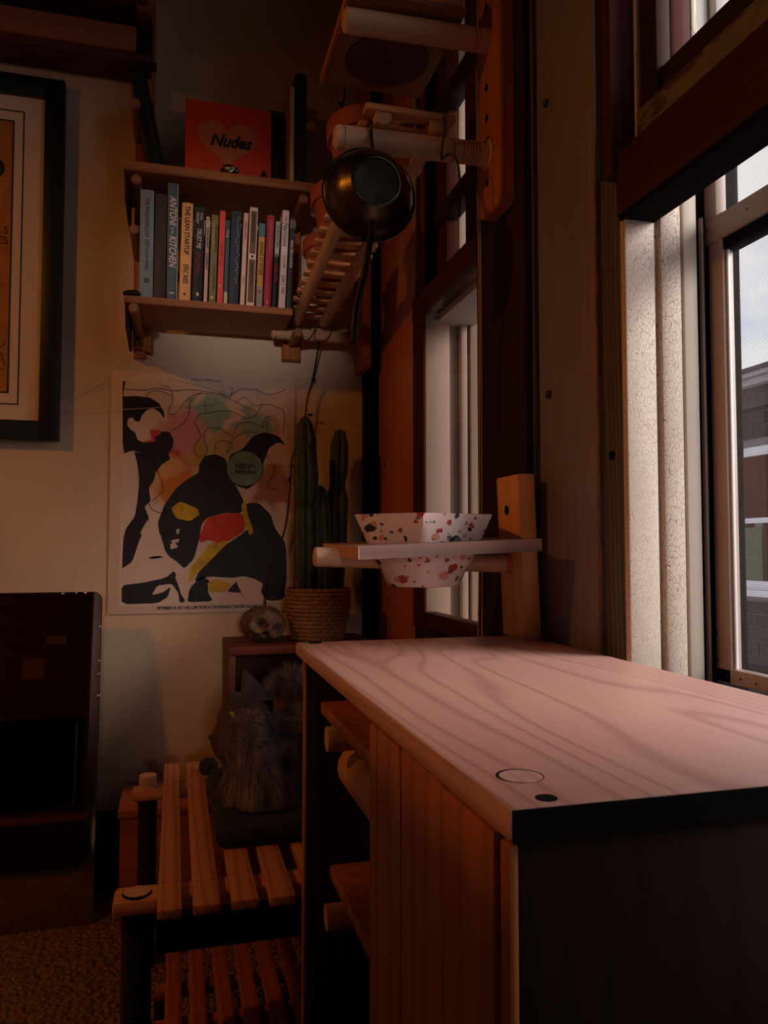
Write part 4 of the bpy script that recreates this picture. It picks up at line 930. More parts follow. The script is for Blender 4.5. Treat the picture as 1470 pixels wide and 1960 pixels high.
spine_text(t, T, 'HOW TO LIVE A GOOD LIFE', 0.0808, Z0 + 0.190, 0.0068, 'lettering_dark', sx=0.75); spine_text(t, T, "SOUL OF A MONK'S MIND", 0.0790, Z0 + 0.092, 0.0068, 'lettering_dark', sx=0.75)
spine_text(t, T, 'THE GOOD LIFE', 0.0745, Z0 + 0.196, 0.0078, 'pages', sx=0.95)
b = NB(); lathe(b, [(0.004, 0), (0, 0.0004)], (0.0765, 1.8474, Z0 + 0.014), 20, 'y'); bmesh.ops.transform(b, matrix=T, verts=b.verts[:]); obj('emblem', b, 'pages', t)
t, T = book(0.0885, 0.1015, 0.226, bm('cover_coral', (226, 74, 72)), 'coral red paperback beside the olive one', 1.4, soft=True)
spine_text(t, T, 'THE BOOK OF JOY', 0.0950, Z0 + 0.150, 0.0078, 'lettering_red', sx=0.9); spine_patch(t, T, 0.0930, 0.0965, Z0 + 0.040, Z0 + 0.048, 'cover_apricot')
t, T = book(0.1035, 0.1125, 0.205, bm('cover_teal', (62, 86, 100)), 'thin teal paperback right of the coral one', 1.4, soft=True)
spine_text(t, T, 'Living', 0.1080, Z0 + 0.180, 0.0080, 'lettering_white'); spine_patch(t, T, 0.1040, 0.1120, Z0 + 0.001, Z0 + 0.03, 'pages')
t, T = book(0.1145, 0.1375, 0.229, bm('cover_navy', (44, 54, 68)), 'wide navy hardback in the middle of the row', 1.6)
b = NB()
random.seed(11)
for k in range(22):
    zz = Z0 + 0.215 - k * 0.0075; xx = 0.131 + random.uniform(-0.003, 0.002); tube(b, smooth_pts([(xx, 1.8474, zz), (xx + random.uniform(-.003, .003), 1.8474, zz - 0.002), (xx + random.uniform(-.002, .003), 1.8474, zz - 0.005)], 3), 0.00045, 4)
bmesh.ops.transform(b, matrix=T, verts=b.verts[:]); obj('spine_ornament', b, 'lettering_white', t)
t, T = book(0.1425, 0.1525, 0.227, bm('cover_cream', (222, 184, 160)), 'thin cream paperback right of the navy hardback', 2.0, soft=True)
spine_text(t, T, 'Emotional Intelligence', 0.1480, Z0 + 0.205, 0.0068, 'lettering_red', sx=0.75); spine_text(t, T, 'Bantam', 0.1480, Z0 + 0.070, 0.0055, 'lettering_red', sx=0.9)
t, T = book(0.1570, 0.1755, 0.243, bm('cover_ivory', (222, 200, 188)), 'ivory paperback with two brown spine panels', 1.9, soft=True)
spine_patch(t, T, 0.1596, 0.1732, Z0 + 0.129, Z0 + 0.234, bm('panel_brown', (112, 80, 58))); spine_patch(t, T, 0.1596, 0.1732, Z0 + 0.010, Z0 + 0.115, 'panel_brown')
spine_text(t, T, 'AGAINST THE GRAIN', 0.1664, Z0 + 0.228, 0.0080, 'lettering_dark', y=1.8468, sx=0.92); spine_text(t, T, 'CHRISTIAN PAUL', 0.1664, Z0 + 0.105, 0.0080, 'lettering_dark', y=1.8468, sx=0.92); spine_patch(t, T, 0.1640, 0.1690, Z0 + 0.119, Z0 + 0.125, 'lettering_dark')
t, T = book(0.1805, 0.1945, 0.206, bm('cover_ochre', (206, 152, 74)), 'ochre paperback with teal top band', 1.9, soft=True)
spine_patch(t, T, 0.1804, 0.1946, Z0 + 0.172, Z0 + 0.206, bm('band_teal', (84, 122, 136))); spine_patch(t, T, 0.1804, 0.1946, Z0 + 0.0, Z0 + 0.05, bm('band_grey', (150, 138, 134)))
spine_text(t, T, 'AWAKE AT WORK', 0.1875, Z0 + 0.160, 0.0135, 'lettering_dark', sx=0.72); spine_patch(t, T, 0.1855, 0.1890, Z0 + 0.034, Z0 + 0.042, 'lettering_red', 1.8470)
t, T = book(0.1985, 0.2155, 0.229, bm('cover_crimson', (170, 44, 70)), 'crimson hardback with gilt mark at its foot', 2.0)
spine_text(t, T, 'THE HEART OF THE BUDDHA', 0.2070, Z0 + 0.218, 0.0075, bm('gilt', (206, 130, 90)), sx=0.75); spine_patch(t, T, 0.2045, 0.2095, Z0 + 0.010, Z0 + 0.017, 'gilt')
t, T = book(0.2190, 0.2290, 0.214, bm('cover_ink', (26, 26, 30)), 'black and white paperback with red letters low on spine', 2.2, soft=True)
spine_patch(t, T, 0.2189, 0.2291, Z0 + 0.130, Z0 + 0.2142, 'cream_grey'); spine_text(t, T, 'ETHAN NICHTERN', 0.2240, Z0 + 0.205, 0.0078, 'lettering_dark', y=1.8470, sx=0.85); spine_text(t, T, 'ONE CITY', 0.2240, Z0 + 0.112, 0.0120, 'lettering_red', bold=0.0003, y=1.8470, sx=0.85)
b = NB(); lathe(b, [(0.0045, 0), (0, 0.0004)], (0.2240, 1.8468, Z0 + 0.130), 20, 'y'); bmesh.ops.transform(b, matrix=T, verts=b.verts[:]); obj('emblem', b, 'band_teal', t)
t, T = book(0.2345, 0.2500, 0.245, bm('cover_white', (232, 208, 208)), 'white paperback with grey serif title', 2.2, soft=True)
spine_text(t, T, 'The', 0.2425, Z0 + 0.228, 0.0070, 'lettering_dark'); spine_text(t, T, 'Narcissist', 0.2425, Z0 + 0.213, 0.0160, 'lettering_dark', sx=0.92); spine_text(t, T, 'in Your Life', 0.2425, Z0 + 0.132, 0.0075, 'lettering_red', sx=0.85); spine_text(t, T, 'Julie L. Hall', 0.2425, Z0 + 0.082, 0.0115, 'lettering_dark', sx=0.85)
t, T = book(0.2535, 0.2650, 0.229, bm('cover_midnight', (48, 52, 62)), 'midnight blue paperback at the right end of the row', 2.2, soft=True)
spine_text(t, T, 'LODRO\nRINZLER', 0.2600, Z0 + 0.222, 0.0075, 'lettering_white', sx=0.72); spine_text(t, T, 'WALK LIKE A BUDDHA', 0.2592, Z0 + 0.172, 0.0085, 'lettering_white', sx=0.78, bold=0.0002)

# ------------------------------------------------------------------ upper shelf
UB = thing('square_book', 'square orange book with pink heart standing upright cover out', 'book', (0.11, 1.91, 1.736))
T = Matrix.Translation((0.012, 1.90, 1.7362)) @ Matrix.Rotation(R(-4), 4, 'X') @ Matrix.Rotation(R(1.0), 4, 'Z')
M['orange_cover'] = paint('orange_cover', (214, 62, 24), 0.6, 0.06, 10); M['heart'] = paint('heart_pink', (196, 110, 76), 0.6, 0.05); 
b = NB(); box(b, 0, 0.209, 0, 0.003, 0, 0.212, 0.001); box(b, 0, 0.209, 0.021, 0.024, 0, 0.212, 0.001); box(b, 0, 0.003, 0.003, 0.021, 0, 0.212); bmesh.ops.transform(b, matrix=T, verts=b.verts[:]); obj('cover', b, 'orange_cover', UB)
b = NB(); box(b, 0.003, 0.205, 0.0032, 0.0208, 0.003, 0.209); bmesh.ops.transform(b, matrix=T, verts=b.verts[:]); obj('pages', b, 'pages', UB)
b = NB(); pts = []
for k in range(48):
    a = 2 * math.pi * k / 48; hx = 16 * math.sin(a) ** 3; hz = 13 * math.cos(a) - 5 * math.cos(2 * a) - 2 * math.cos(3 * a) - math.cos(4 * a)
    pts.append((0.101 + hx * 0.0046, 0.112 + hz * 0.0042))
prism(b, pts, -0.0006, -0.0001); bmesh.ops.transform(b, matrix=T, verts=b.verts[:]); obj('heart', b, 'heart', UB, smooth=False)
o = text_obj('title', 'Nudes', 0.044, 'lettering_dark', UB, (0.108, -0.0009, 0.112), ROT_WALL, 'CENTER', 0.35, 0.0018, sx=0.84); o.data.transform(T)
o = text_obj('title', 'Send', 0.020, 'heart', UB, (0.060, -0.0009, 0.130), ROT_WALL, 'CENTER', 0.3, 0.0002); o.data.transform(T)
BI = thing('binder', 'tall black binder standing at the right end of the upper shelf', 'binder', (0.29, 1.95, 1.736))
b = NB(); prism(b, [(1.872, 1.7365), (1.872, 2.022), (1.880, 2.034), (2.03, 2.034), (2.03, 1.7365)], 0.277, 0.3045, 'yz'); bmesh.ops.bevel(b, geom=b.edges[:], offset=0.002, segments=2, affect='EDGES'); obj('cover', b, 'cushion', BI)
b = NB(); tube(b, [(0.291, 1.8715, 1.74), (0.291, 1.8715, 2.02)], 0.001, 6); obj('spine_crease', b, 'black', BI)
TB = thing('tan_board_book', 'tall tan edged book between orange square book and black binder', 'book', (0.26, 1.95, 1.736))
bx('cover', 'shelf_x', TB, 0.262, 0.275, 1.876, 2.03, 1.7365, 1.995, bev=0.001); bx('pages', 'pages', TB, 0.2635, 0.2735, 1.8745, 1.876, 1.739, 1.993)
RB = thing('red_box', 'dark red box behind the orange square book', 'box', (0.24, 1.98, 1.736))
bx('body', 'redtrim_z', RB, 0.215, 0.258, 1.945, 2.03, 1.7365, 1.95, bev=0.003); bx('lid', 'redtrim_z', RB, 0.214, 0.259, 1.944, 2.031, 1.95, 1.965, bev=0.002)
LB = thing('slim_case', 'slim black case leaning at the left end of the upper shelf', 'case', (-0.06, 1.93, 1.736))
b = NB(); prism(b, [(-0.066, 1.7365), (-0.030, 1.7365), (-0.087, 2.000), (-0.112, 1.996), (-0.118, 1.985)], 1.885, 2.03, 'xz'); bmesh.ops.bevel(b, geom=b.edges[:], offset=0.003, segments=2, affect='EDGES'); obj('shell', b, 'frame_black', LB)
b = NB(); tube(b, [(-0.047, 1.8845, 1.745), (-0.100, 1.8845, 1.985)], 0.0008, 6); obj('seam', b, 'black', LB)
b = NB(); bmesh.ops.create_icosphere(b, subdivisions=3, radius=0.017)
for v in b.verts: v.co = Vector((v.co.x * 1.25, v.co.y, v.co.z * 0.75)) * (1 + 0.22 * mnoise.noise(v.co * 160)) + Vector((0.116, 1.858, 1.750))
tag(obj('crystal', b, 'brass', None), 'small knobbly silver stone in front of the heart book', 'stone')
b = NB(); lathe(b, [(0.012, 0), (0.010, 0.006), (0.004, 0.018), (0.0, 0.022)], (0.197, 1.852, 1.7362), 6); tag(obj('incense_cone', b, 'nose', None), 'tiny dark incense cone at the orange book corner', 'ornament')
b = NB(); bmesh.ops.create_icosphere(b, subdivisions=3, radius=0.014)
for v in b.verts: v.co = Vector((v.co.x * 1.5, v.co.y, v.co.z * 0.55)) * (1 + 0.2 * mnoise.noise(v.co * 120)) + Vector((-0.102, 1.853, 1.4285))
tag(obj('stone', b, 'nose', None), 'dark flat stone on the shelf left of the slate book', 'stone')
# ------------------------------------------------------------------ peg rails on the window wall
S3 = thing('peg_rail', 'orange wooden peg rail on the mullion carrying the big ringed dowel', 'peg rail', (0.51, 1.17, 1.4))
b = NB(); prism(b, [(1.222, 1.410), (1.205, 1.398), (1.140, 1.398), (1.128, 1.410), (1.128, 2.40), (1.222, 2.40)], 0.500, 0.5245, 'yz'); bmesh.ops.bevel(b, geom=[e for e in b.edges], offset=0.002, segments=2, affect='EDGES')
obj('board', b, 'strip_z', S3)
for z in (1.4555, 1.567, 1.62, 1.76, 1.84):
    b = NB(); cyl(b, (0.4992, 1.186, z), (0.503, 1.186, z), 0.0062, 18); obj('peg_hole', b, 'groove', S3)
def ring_dowel(parent, x0, x1, y, z, r, grooves, dz=0.0):
    L = x1 - x0; prof = [(0, r - 0.004), (0.003, r - 0.001), (0.004, r)]
    for g in sorted(grooves):
        prof += [(g, r), (g + 0.0004, r - 0.0028), (g + 0.0026, r - 0.0028), (g + 0.003, r)]
    prof += [(L, r)]
    b = NB(); cyl(b, (x0, y, z), (x1, y, z + dz), r, 32, prof=prof); return obj('dowel', b, 'dowel_x', parent, angle=25)
ring_dowel(S3, 0.237, 0.503, 1.182, 1.4955, 0.0188, [0.012, 0.196, 0.213, 0.2185, 0.224, 0.2295, 0.235, 0.2405], 0.006)
ring_dowel(S3, 0.251, 0.503, 1.182, 1.6905, 0.0190, [0.222, 0.228], 0.008)
b = NB(); cyl(b, (0.496, 1.182, 1.5012), (0.5005, 1.182, 1.5013), 0.024, 28, prof=[(0, 0.022), (0.001, 0.024), (0.0045, 0.024)]); obj('collar', b, 'dowel_x', S3)
S4 = thing('peg_rail', 'orange wooden peg rail in the corner carrying the short ringed dowel', 'peg rail', (0.485, 2.02, 1.33))
b = NB(); prism(b, [(1.972, 1.330), (1.985, 1.318), (2.076, 1.318), (2.076, 2.40), (1.972, 2.40)], 0.475, 0.4975, 'yz'); bmesh.ops.bevel(b, geom=[e for e in b.edges], offset=0.002, segments=2, affect='EDGES')
obj('board', b, 'strip_z', S4)
ring_dowel(S4, 0.234, 0.477, 1.992, 1.400, 0.0158, [0.010, 0.178, 0.184, 0.190, 0.196, 0.202, 0.208])
b = NB(); cyl(b, (0.472, 1.992, 1.400), (0.4755, 1.992, 1.400), 0.019, 24); obj('collar', b, 'redbrown_z', S4)

# ------------------------------------------------------------------ slatted plant rack across the two dowels
PR = thing('plant_rack', 'slatted wooden rack sloping from the near dowel down to the corner dowel', 'rack', (0.35, 1.58, 1.48))
ra = Vector((0, 1.165, 1.5300)); rb = Vector((0, 1.988, 1.4330))
def railpt(t): return ra + (rb - ra) * t
def rail(xa, xb, r, flat):
    b = NB(); pa = Vector((xa, ra.y, ra.z)); pb = Vector((xb, rb.y, rb.z)); d = (pb - pa).normalized()
    ux = Vector((1, 0, 0)); uz = ux.cross(d).normalized(); 
    sec = []
    for k in range(15):
        a = math.pi + math.pi * k / 14; sec.append((r * math.cos(a), (r * 1.0) * math.sin(a) * flat))
    sec += [(r, r * 0.7), (-r, r * 0.7)]
    A = [b.verts.new(pa + ux * s + uz * h) for s, h in sec]; Bq = [b.verts.new(pb + ux * s + uz * h) for s, h in sec]; n = len(sec)
    b.faces.new(A); b.faces.new(Bq[::-1])
    for i in range(n): b.faces.new((A[i], A[(i + 1) % n], Bq[(i + 1) % n], Bq[i]))
    return obj('rail', b, 'dowel_y', PR, angle=40)
rail(0.314, 0.300, 0.0130, 1.0); rail(0.406, 0.374, 0.0135, 0.75)
ns = 18
for i in range(ns):
    t = 0.004 + i / (ns - 1) * 0.988
    p = railpt(t); x0 = 0.284 - 0.010 * t + random.uniform(-0.002, 0.002); x1 = 0.432 - 0.030 * t + random.uniform(-0.003, 0.003)
    b = NB(); box(b, x0, x1, -0.012, 0.012, 0.0, 0.0085, 0.002)
    bmesh.ops.rotate(b, verts=b.verts[:], cent=(0, 0, 0), matrix=Matrix.Rotation(R(-6.7 + random.uniform(-2, 2)), 3, 'X'))
    bmesh.ops.translate(b, verts=b.verts[:], vec=(0, p.y, p.z + 0.0095))
    if i == 0:
        b.free(); b = NB(); box(b, 0.284, 0.436, p.y - 0.006, p.y + 0.018, p.z + 0.0095, p.z + 0.0205, 0.002)
    obj('slat', b, 'slat_x', PR)
def rack_top(y): return ra.z + (rb.z - ra.z) * (y - ra.y) / (rb.y - ra.y) + 0.0175
def pot(x, y, r, h, label, tiltx=-6.7):
    t = thing('terracotta_pot', label, 'pot', (x, y, rack_top(y)), 'terracotta pots on the plant rack')
    z = rack_top(y) + 0.0005
    M4 = Matrix.Translation((x, y, z)) @ Matrix.Rotation(R(tiltx), 4, 'X')
    b = NB(); lathe(b, [(0, 0), (r * 0.66, 0), (r * 0.70, 0.002), (r * 0.90, h * 0.72), (r * 0.86, h * 0.72), (r * 0.62, 0.008), (0, 0.008)], (0, 0, 0), 36); bmesh.ops.transform(b, matrix=M4, verts=b.verts[:]); obj('body', b, 'terracotta', t)
    b = NB(); lathe(b, [(r * 0.90, h * 0.70), (r * 0.97, h * 0.70), (r, h * 0.73), (r, h * 0.985), (r * 0.98, h), (r * 0.90, h), (r * 0.88, h * 0.72), (r * 0.90, h * 0.70)], (0, 0, 0), 36); bmesh.ops.transform(b, matrix=M4, verts=b.verts[:]); obj('rim', b, 'terracotta', t)
    b = NB(); lathe(b, [(0, h * 0.86), (r * 0.86, h * 0.84)], (0, 0, 0), 24); bmesh.ops.transform(b, matrix=M4, verts=b.verts[:]); obj('soil', b, 'soil', t); return t
pot(0.345, 1.79, 0.060, 0.100, 'terracotta pot on the rack nearest the bookshelf')
pot(0.338, 1.60, 0.066, 0.115, 'terracotta pot on the rack half hidden by the left edge of the wok')
pot(0.336, 1.385, 0.070, 0.120, 'terracotta pot on the rack behind the end of the big dowel')
for x, y, rx, rz, l in ((0.366, 1.215, 0.018, 0.015, 'rounded grey pebble on the near end of the plant rack'), (0.418, 1.225, 0.026, 0.012, 'flat wide pebble at the window side of the plant rack'), (0.309, 1.26, 0.016, 0.020, 'dark round pebble at the left of the rack end')):
    b = NB(); bmesh.ops.create_icosphere(b, subdivisions=3, radius=1.0)
    for v in b.verts: v.co = Vector((v.co.x * rx, v.co.y * rx * 0.9, max(v.co.z, -0.8) * rz)) * (1 + 0.06 * mnoise.noise(v.co * 2 + Vector((x * 90, 0, 0)))) + Vector((x, y, rack_top(y) + rz * 0.8 + (0.006 if y < 1.23 else 0)))
    tag(obj('pebble', b, 'stone' if 'dark' not in l else 'nose', None), l, 'stone')

# ------------------------------------------------------------------ wok on the near dowel
WK = thing('wok', 'small dark steel wok hung by its loop handle from the big dowel', 'pan', (0.286, 1.15, 1.39))
b = NB(); wc = (0.2865, 1.150, 1.3925)
prof = [(0.0, 0.0450), (0.034, 0.0450), (0.0352, 0.0490), (0.0385, 0.0490), (0.0405, 0.0465), (0.050, 0.0395), (0.059, 0.028), (0.0665, 0.014), (0.0712, 0.0015), (0.0735, -0.0005), (0.0750, 0.0008), (0.0752, -0.0012), (0.0728, -0.0025),
        (0.069, 0.0005), (0.064, 0.0125), (0.056, 0.0265), (0.046, 0.037), (0.034, 0.0445), (0.0, 0.0445)]
lathe(b, prof, wc, 72, 'y'); obj('bowl', b, 'wok', WK, angle=60)
b = NB(); cyl(b, (wc[0], wc[1] - 0.0468, wc[2]), (wc[0], wc[1] - 0.0450, wc[2]), 0.0338, 48); obj('base_disc', b, 'wokbase', WK)
b = NB()
ctl = [(0.288, 1.138, 1.452), (0.289, 1.140, 1.464), (0.2905, 1.152, 1.480), (0.2915, 1.1595, 1.497), (0.2925, 1.160, 1.512), (0.2925, 1.168, 1.5215), (0.2920, 1.184, 1.5205), (0.2918, 1.200, 1.516), (0.292, 1.2055, 1.500)]
tube(b, smooth_pts(ctl, 6), 0.0034, 10); obj('loop_handle', b, 'wokrod', WK)
b = NB()
path = smooth_pts([(0.2835, 1.117, 1.345), (0.283, 1.126, 1.322), (0.281, 1.135, 1.295), (0.276, 1.140, 1.262), (0.269, 1.142, 1.232), (0.263, 1.143, 1.200), (0.260, 1.143, 1.155)], 6)
tube(b, path, 0.0045, 10, [0.0036 + 0.0018 * min(1, i / 12) for i in range(len(path))]); obj('long_handle', b, 'wokhandle', WK)
b = NB(); cyl(b, (0.288, 1.1465, 1.452), (0.288, 1.131, 1.452), 0.0045, 12); obj('rivet', b, 'wokrod', WK)

# ------------------------------------------------------------------ board on the upper dowel
TBD = thing('turntable_board', 'thin plywood board with red-brown disc set under it resting on the upper dowel', 'board', (0.35, 1.28, 1.722))
b = NB(); box(b, 0.262, 0.452, 1.150, 1.405, 1.7190, 1.7250, 0.0015); obj('board', b, 'board_under', TBD)
b = NB(); cyl(b, (0.3585, 1.308, 1.7155), (0.3585, 1.308, 1.7188), 0.0735, 56, prof=[(0, 0.0725), (0.0012, 0.0735), (0.0033, 0.0735)]); obj('disc', b, 'disc', TBD)
b = NB(); lathe(b, [(0.0738, 0), (0.0738, 0.0012), (0.0752, 0.0012), (0.0752, 0)], (0.3585, 1.308, 1.7176), 56); obj('disc_gap', b, 'groove', TBD)
b = NB(); cyl(b, (0.3585, 1.308, 1.7150), (0.3585, 1.308, 1.7160), 0.0045, 16); obj('centre_pin', b, 'groove', TBD)
bx('left_batten', 'strip_z', TBD, 0.253, 0.2615, 1.150, 1.405, 1.7165, 1.732, bev=0.002)
LU = thing('wood_block', 'rough sawn pine block lying on the board above the upper dowel', 'block', (0.35, 1.17, 1.726))
bx('block', 'slat_x', LU, 0.255, 0.447, 1.150, 1.185, 1.7256, 1.752, bev=0.002)
bx('block_top', 'slat_x', LU, 0.262, 0.440, 1.155, 1.30, 1.7522, 1.764, bev=0.002)

# ------------------------------------------------------------------ cactus in woven basket
PC = thing('potted_cactus', 'tall columnar cactus with pale spines in a woven seagrass basket', 'plant', (0.347, 1.92, 0.614))
b = NB(); zb, zt = 0.6145, 0.742; rows = 13; per = 8; seg = 144; loops = []
for i in range(rows * per + 1):
    fr = i / (rows * per); z = zb + (zt - zb) * fr; r0 = 0.060 + 0.019 * min(1, fr * 1.6) - 0.002 * fr
    row = i // per; ph = (i % per) / per; lp = []
    for k in range(seg):
        th = 2 * math.pi * k / seg
        hump = math.sin(math.pi * ph) ** 0.6
        tw = 0.5 + 0.5 * math.cos(26 * th + (math.pi if row % 2 else 0) + 1.1 * (ph - 0.5))
        rr = r0 + 0.0055 * hump * (0.25 + 0.75 * tw ** 0.7) + 0.0006 * mnoise.noise(Vector((th * 9, row * 3.3, 0)))
        zz = z + 0.0014 * math.sin(26 * th + (math.pi if row % 2 else 0))
        lp.append(b.verts.new((0.347 + rr * math.cos(th), 1.92 + rr * math.sin(th), zz)))
    loops.append(lp)
for p, q in zip(loops, loops[1:]):
    for k in range(seg): b.faces.new((p[k], p[(k + 1) % seg], q[(k + 1) % seg], q[k]))
b.faces.new(loops[0]); obj('basket', b, 'basket', PC, angle=60)
b = NB(); lathe(b, [(0, 0.725), (0.076, 0.722)], (0.347, 1.92, 0), 32); obj('soil', b, 'soil', PC)
random.seed(5)
def cactus_stem(segs, ribs, name='stem'):
    """segs: list of (x, y, z, r) along the axis; cross-section is a star with rounded ribs"""
    b = NB(); n = ribs * 12; ax = []; pts = segs
    dense = []
    for a, c in zip(pts, pts[1:]):
        for k in range(8):
            t = k / 8; s = t * t * (3 - 2 * t)
            dense.append([a[i] + (c[i] - a[i]) * (t if i < 3 else s) for i in range(4)])
    dense.append(list(pts[-1]))
    loops = []; ph0 = random.uniform(0, 1)
    for x, y, z, r in dense:
        lp = []
        for k in range(n):
            th = 2 * math.pi * k / n + ph0; c = abs(math.cos(ribs * th / 2)); rr = r * (0.66 + 0.34 * c ** 1.3)
            lp.append(b.verts.new((x + rr * math.cos(th), y + rr * math.sin(th), z)))
        loops.append(lp)
    for p, q in zip(loops, loops[1:]):
        for k in range(n): b.faces.new((p[k], p[(k + 1) % n], q[(k + 1) % n], q[k]))
    b.faces.new(loops[-1]); b.faces.new(loops[0])
    st = obj(name, b, 'cactus', PC, angle=70)
    sb = NB()
    L = sum(math.dist(dense[i][:3], dense[i + 1][:3]) for i in range(len(dense) - 1)); acc = 0; step = 0.0085; nxt = 0.003; off = 0
    for i in range(len(dense) - 1):
        p, q = dense[i], dense[i + 1]; dl = math.dist(p[:3], q[:3])
        while acc + dl > nxt:
            f = (nxt - acc) / dl; x, y, z, r = [p[j] + (q[j] - p[j]) * f for j in range(4)]
            for rib in range(ribs):
                th = 2 * math.pi * rib / ribs + ph0
                if math.cos(th + 1.2) < -2: continue
                base = Vector((x + r * 0.985 * math.cos(th), y + r * 0.985 * math.sin(th), z))
                for s_ in range(6):
                    d = Vector((math.cos(th) + random.uniform(-.9, .9), math.sin(th) + random.uniform(-.9, .9), random.uniform(-.9, .9))).normalized() * random.uniform(0.003, 0.0062)
                    u = d.cross(Vector((0.3, 0.5, 1))).normalized() * 0.00045; w_ = d.cross(u).normalized() * 0.00045
                    vs = [sb.verts.new(base + u), sb.verts.new(base - u * .5 + w_), sb.verts.new(base - u * .5 - w_), sb.verts.new(base + d)]
                    for t3 in ((0, 1, 3), (1, 2, 3), (2, 0, 3)): sb.faces.new([vs[j] for j in t3])
            nxt += step
        acc += dl
    s = obj('spines', sb, 'spine', st, smooth=False); s['kind'] = 'stuff'; return st
zs = 0.722
cactus_stem([(0.314, 1.905, zs, 0.020), (0.312, 1.903, 0.80, 0.026), (0.311, 1.900, 0.900, 0.0285), (0.311, 1.898, 0.940, 0.021), (0.311, 1.897, 0.962, 0.028), (0.311, 1.896, 1.02, 0.031), (0.310, 1.895, 1.075, 0.026), (0.310, 1.895, 1.096, 0.014), (0.310, 1.895, 1.100, 0.004)], 6)
cactus_stem([(0.330, 1.945, zs, 0.022), (0.326, 1.948, 0.86, 0.028), (0.322, 1.950, 1.02, 0.029), (0.319, 1.950, 1.12, 0.027), (0.317, 1.950, 1.155, 0.021), (0.317, 1.950, 1.174, 0.010), (0.317, 1.950, 1.178, 0.003)], 6)
cactus_stem([(0.392, 1.930, zs, 0.022), (0.396, 1.935, 0.86, 0.028), (0.398, 1.938, 0.960, 0.030), (0.400, 1.940, 1.005, 0.020), (0.403, 1.940, 1.04, 0.0245), (0.405, 1.940, 1.105, 0.0235), (0.406, 1.940, 1.140, 0.014), (0.406, 1.940, 1.146, 0.004)], 6)
cactus_stem([(0.358, 1.905, zs, 0.020), (0.357, 1.906, 0.82, 0.024), (0.352, 1.908, 0.93, 0.024), (0.350, 1.908, 0.985, 0.016), (0.349, 1.908, 0.997, 0.004)], 5)

# ------------------------------------------------------------------ carved skull
b = NB(); bmesh.ops.create_icosphere(b, subdivisions=5, radius=1.0)
SKC = Vector((0.208, 1.90, 0.655)); SKM = Matrix.Rotation(R(24), 3, 'Y') @ Matrix.Rotation(R(10), 3, 'Z')
eyes = [Vector((-0.42, -0.86, 0.0)), Vector((0.42, -0.86, 0.05))]; nosep = Vector((0.02, -0.93, -0.36))
for v in b.verts:
    p = v.co.copy(); r = 1.0
    r += 0.035 * mnoise.noise(p * 3.1)
    r -= 0.16 * max(0, -p.z - 0.25)
    for e in eyes: r -= 0.30 * max(0, 1 - ((p - e.normalized()).length / 0.36) ** 2)
    r -= 0.24 * max(0, 1 - ((p - nosep.normalized()).length / 0.20) ** 2)
    for e in eyes:
        d = (p - e.normalized()).length; r += 0.06 * math.exp(-((d - 0.44) / 0.08) ** 2)
    if p.y < -0.4 and p.z < -0.5: r += 0.03 * math.sin(p.x * 26)
    r += 0.02 * abs(mnoise.noise(p * 9)) 
    q = SKM @ (p * r); v.co = Vector((q.x * 0.055, q.y * 0.055, q.z * 0.0465)) + SKC
def bone_mat():
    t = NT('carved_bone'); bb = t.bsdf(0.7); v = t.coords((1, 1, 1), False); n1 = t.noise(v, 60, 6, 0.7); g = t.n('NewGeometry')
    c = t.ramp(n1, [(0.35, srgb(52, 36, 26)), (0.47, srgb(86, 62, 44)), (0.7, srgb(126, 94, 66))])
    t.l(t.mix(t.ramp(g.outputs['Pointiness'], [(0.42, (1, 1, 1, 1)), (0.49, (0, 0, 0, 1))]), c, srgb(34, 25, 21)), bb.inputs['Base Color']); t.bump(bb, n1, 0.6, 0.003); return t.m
M['skull'] = bone_mat()
tag(obj('skull', b, 'skull', None, angle=80), 'small carved skull on the crate beside the basket', 'skull')

# ------------------------------------------------------------------ cat
CT = thing('cat', 'long haired grey cat sitting on the bench looking left', 'cat', (0.2, 1.48, 0.40))
mb = bpy.data.metaballs.new('cat_meta'); mb.resolution = 0.011; mb.render_resolution = 0.011; mb.threshold = 0.3
mo = bpy.data.objects.new('cat_meta', mb); col.objects.link(mo)
def ell(x, y, z, sx, sy, sz, rot=(0, 0, 0)):
    e = mb.elements.new(); e.type = 'ELLIPSOID'; e.co = (x, y, z); k = 1.38
    e.radius = 1.0; e.size_x = sx * k; e.size_y = sy * k; e.size_z = sz * k; e.stiffness = 2.0
    from mathutils import Euler
    e.rotation = Euler([R(a) for a in rot]).to_quaternion()
ell(0.122, 1.405, 0.535, 0.046, 0.046, 0.043)                      # skull
ell(0.092, 1.402, 0.512, 0.026, 0.026, 0.022, (0, 25, 0))          # muzzle
ell(0.079, 1.402, 0.504, 0.017, 0.019, 0.016)                      # nose end
ell(0.094, 1.402, 0.487, 0.026, 0.026, 0.022)                      # chin
ell(0.103, 1.400, 0.545, 0.026, 0.032, 0.022)                      # brow
ell(0.150, 1.365, 0.425, 0.052, 0.042, 0.046)                      # hanging chest ruff
ell(0.125, 1.375, 0.500, 0.038, 0.026, 0.042)                      # near cheek ruff
ell(0.125, 1.435, 0.500, 0.038, 0.026, 0.042)
ell(0.150, 1.415, 0.470, 0.060, 0.058, 0.060)                      # neck
ell(0.140, 1.410, 0.428, 0.052, 0.058, 0.048)                      # chest
ell(0.190, 1.455, 0.465, 0.070, 0.072, 0.076)                      # shoulders
ell(0.265, 1.50, 0.470, 0.085, 0.095, 0.085)                       # body
ell(0.235, 1.52, 0.545, 0.050, 0.055, 0.046)                       # raised back
ell(0.345, 1.53, 0.462, 0.070, 0.090, 0.076)                       # haunch
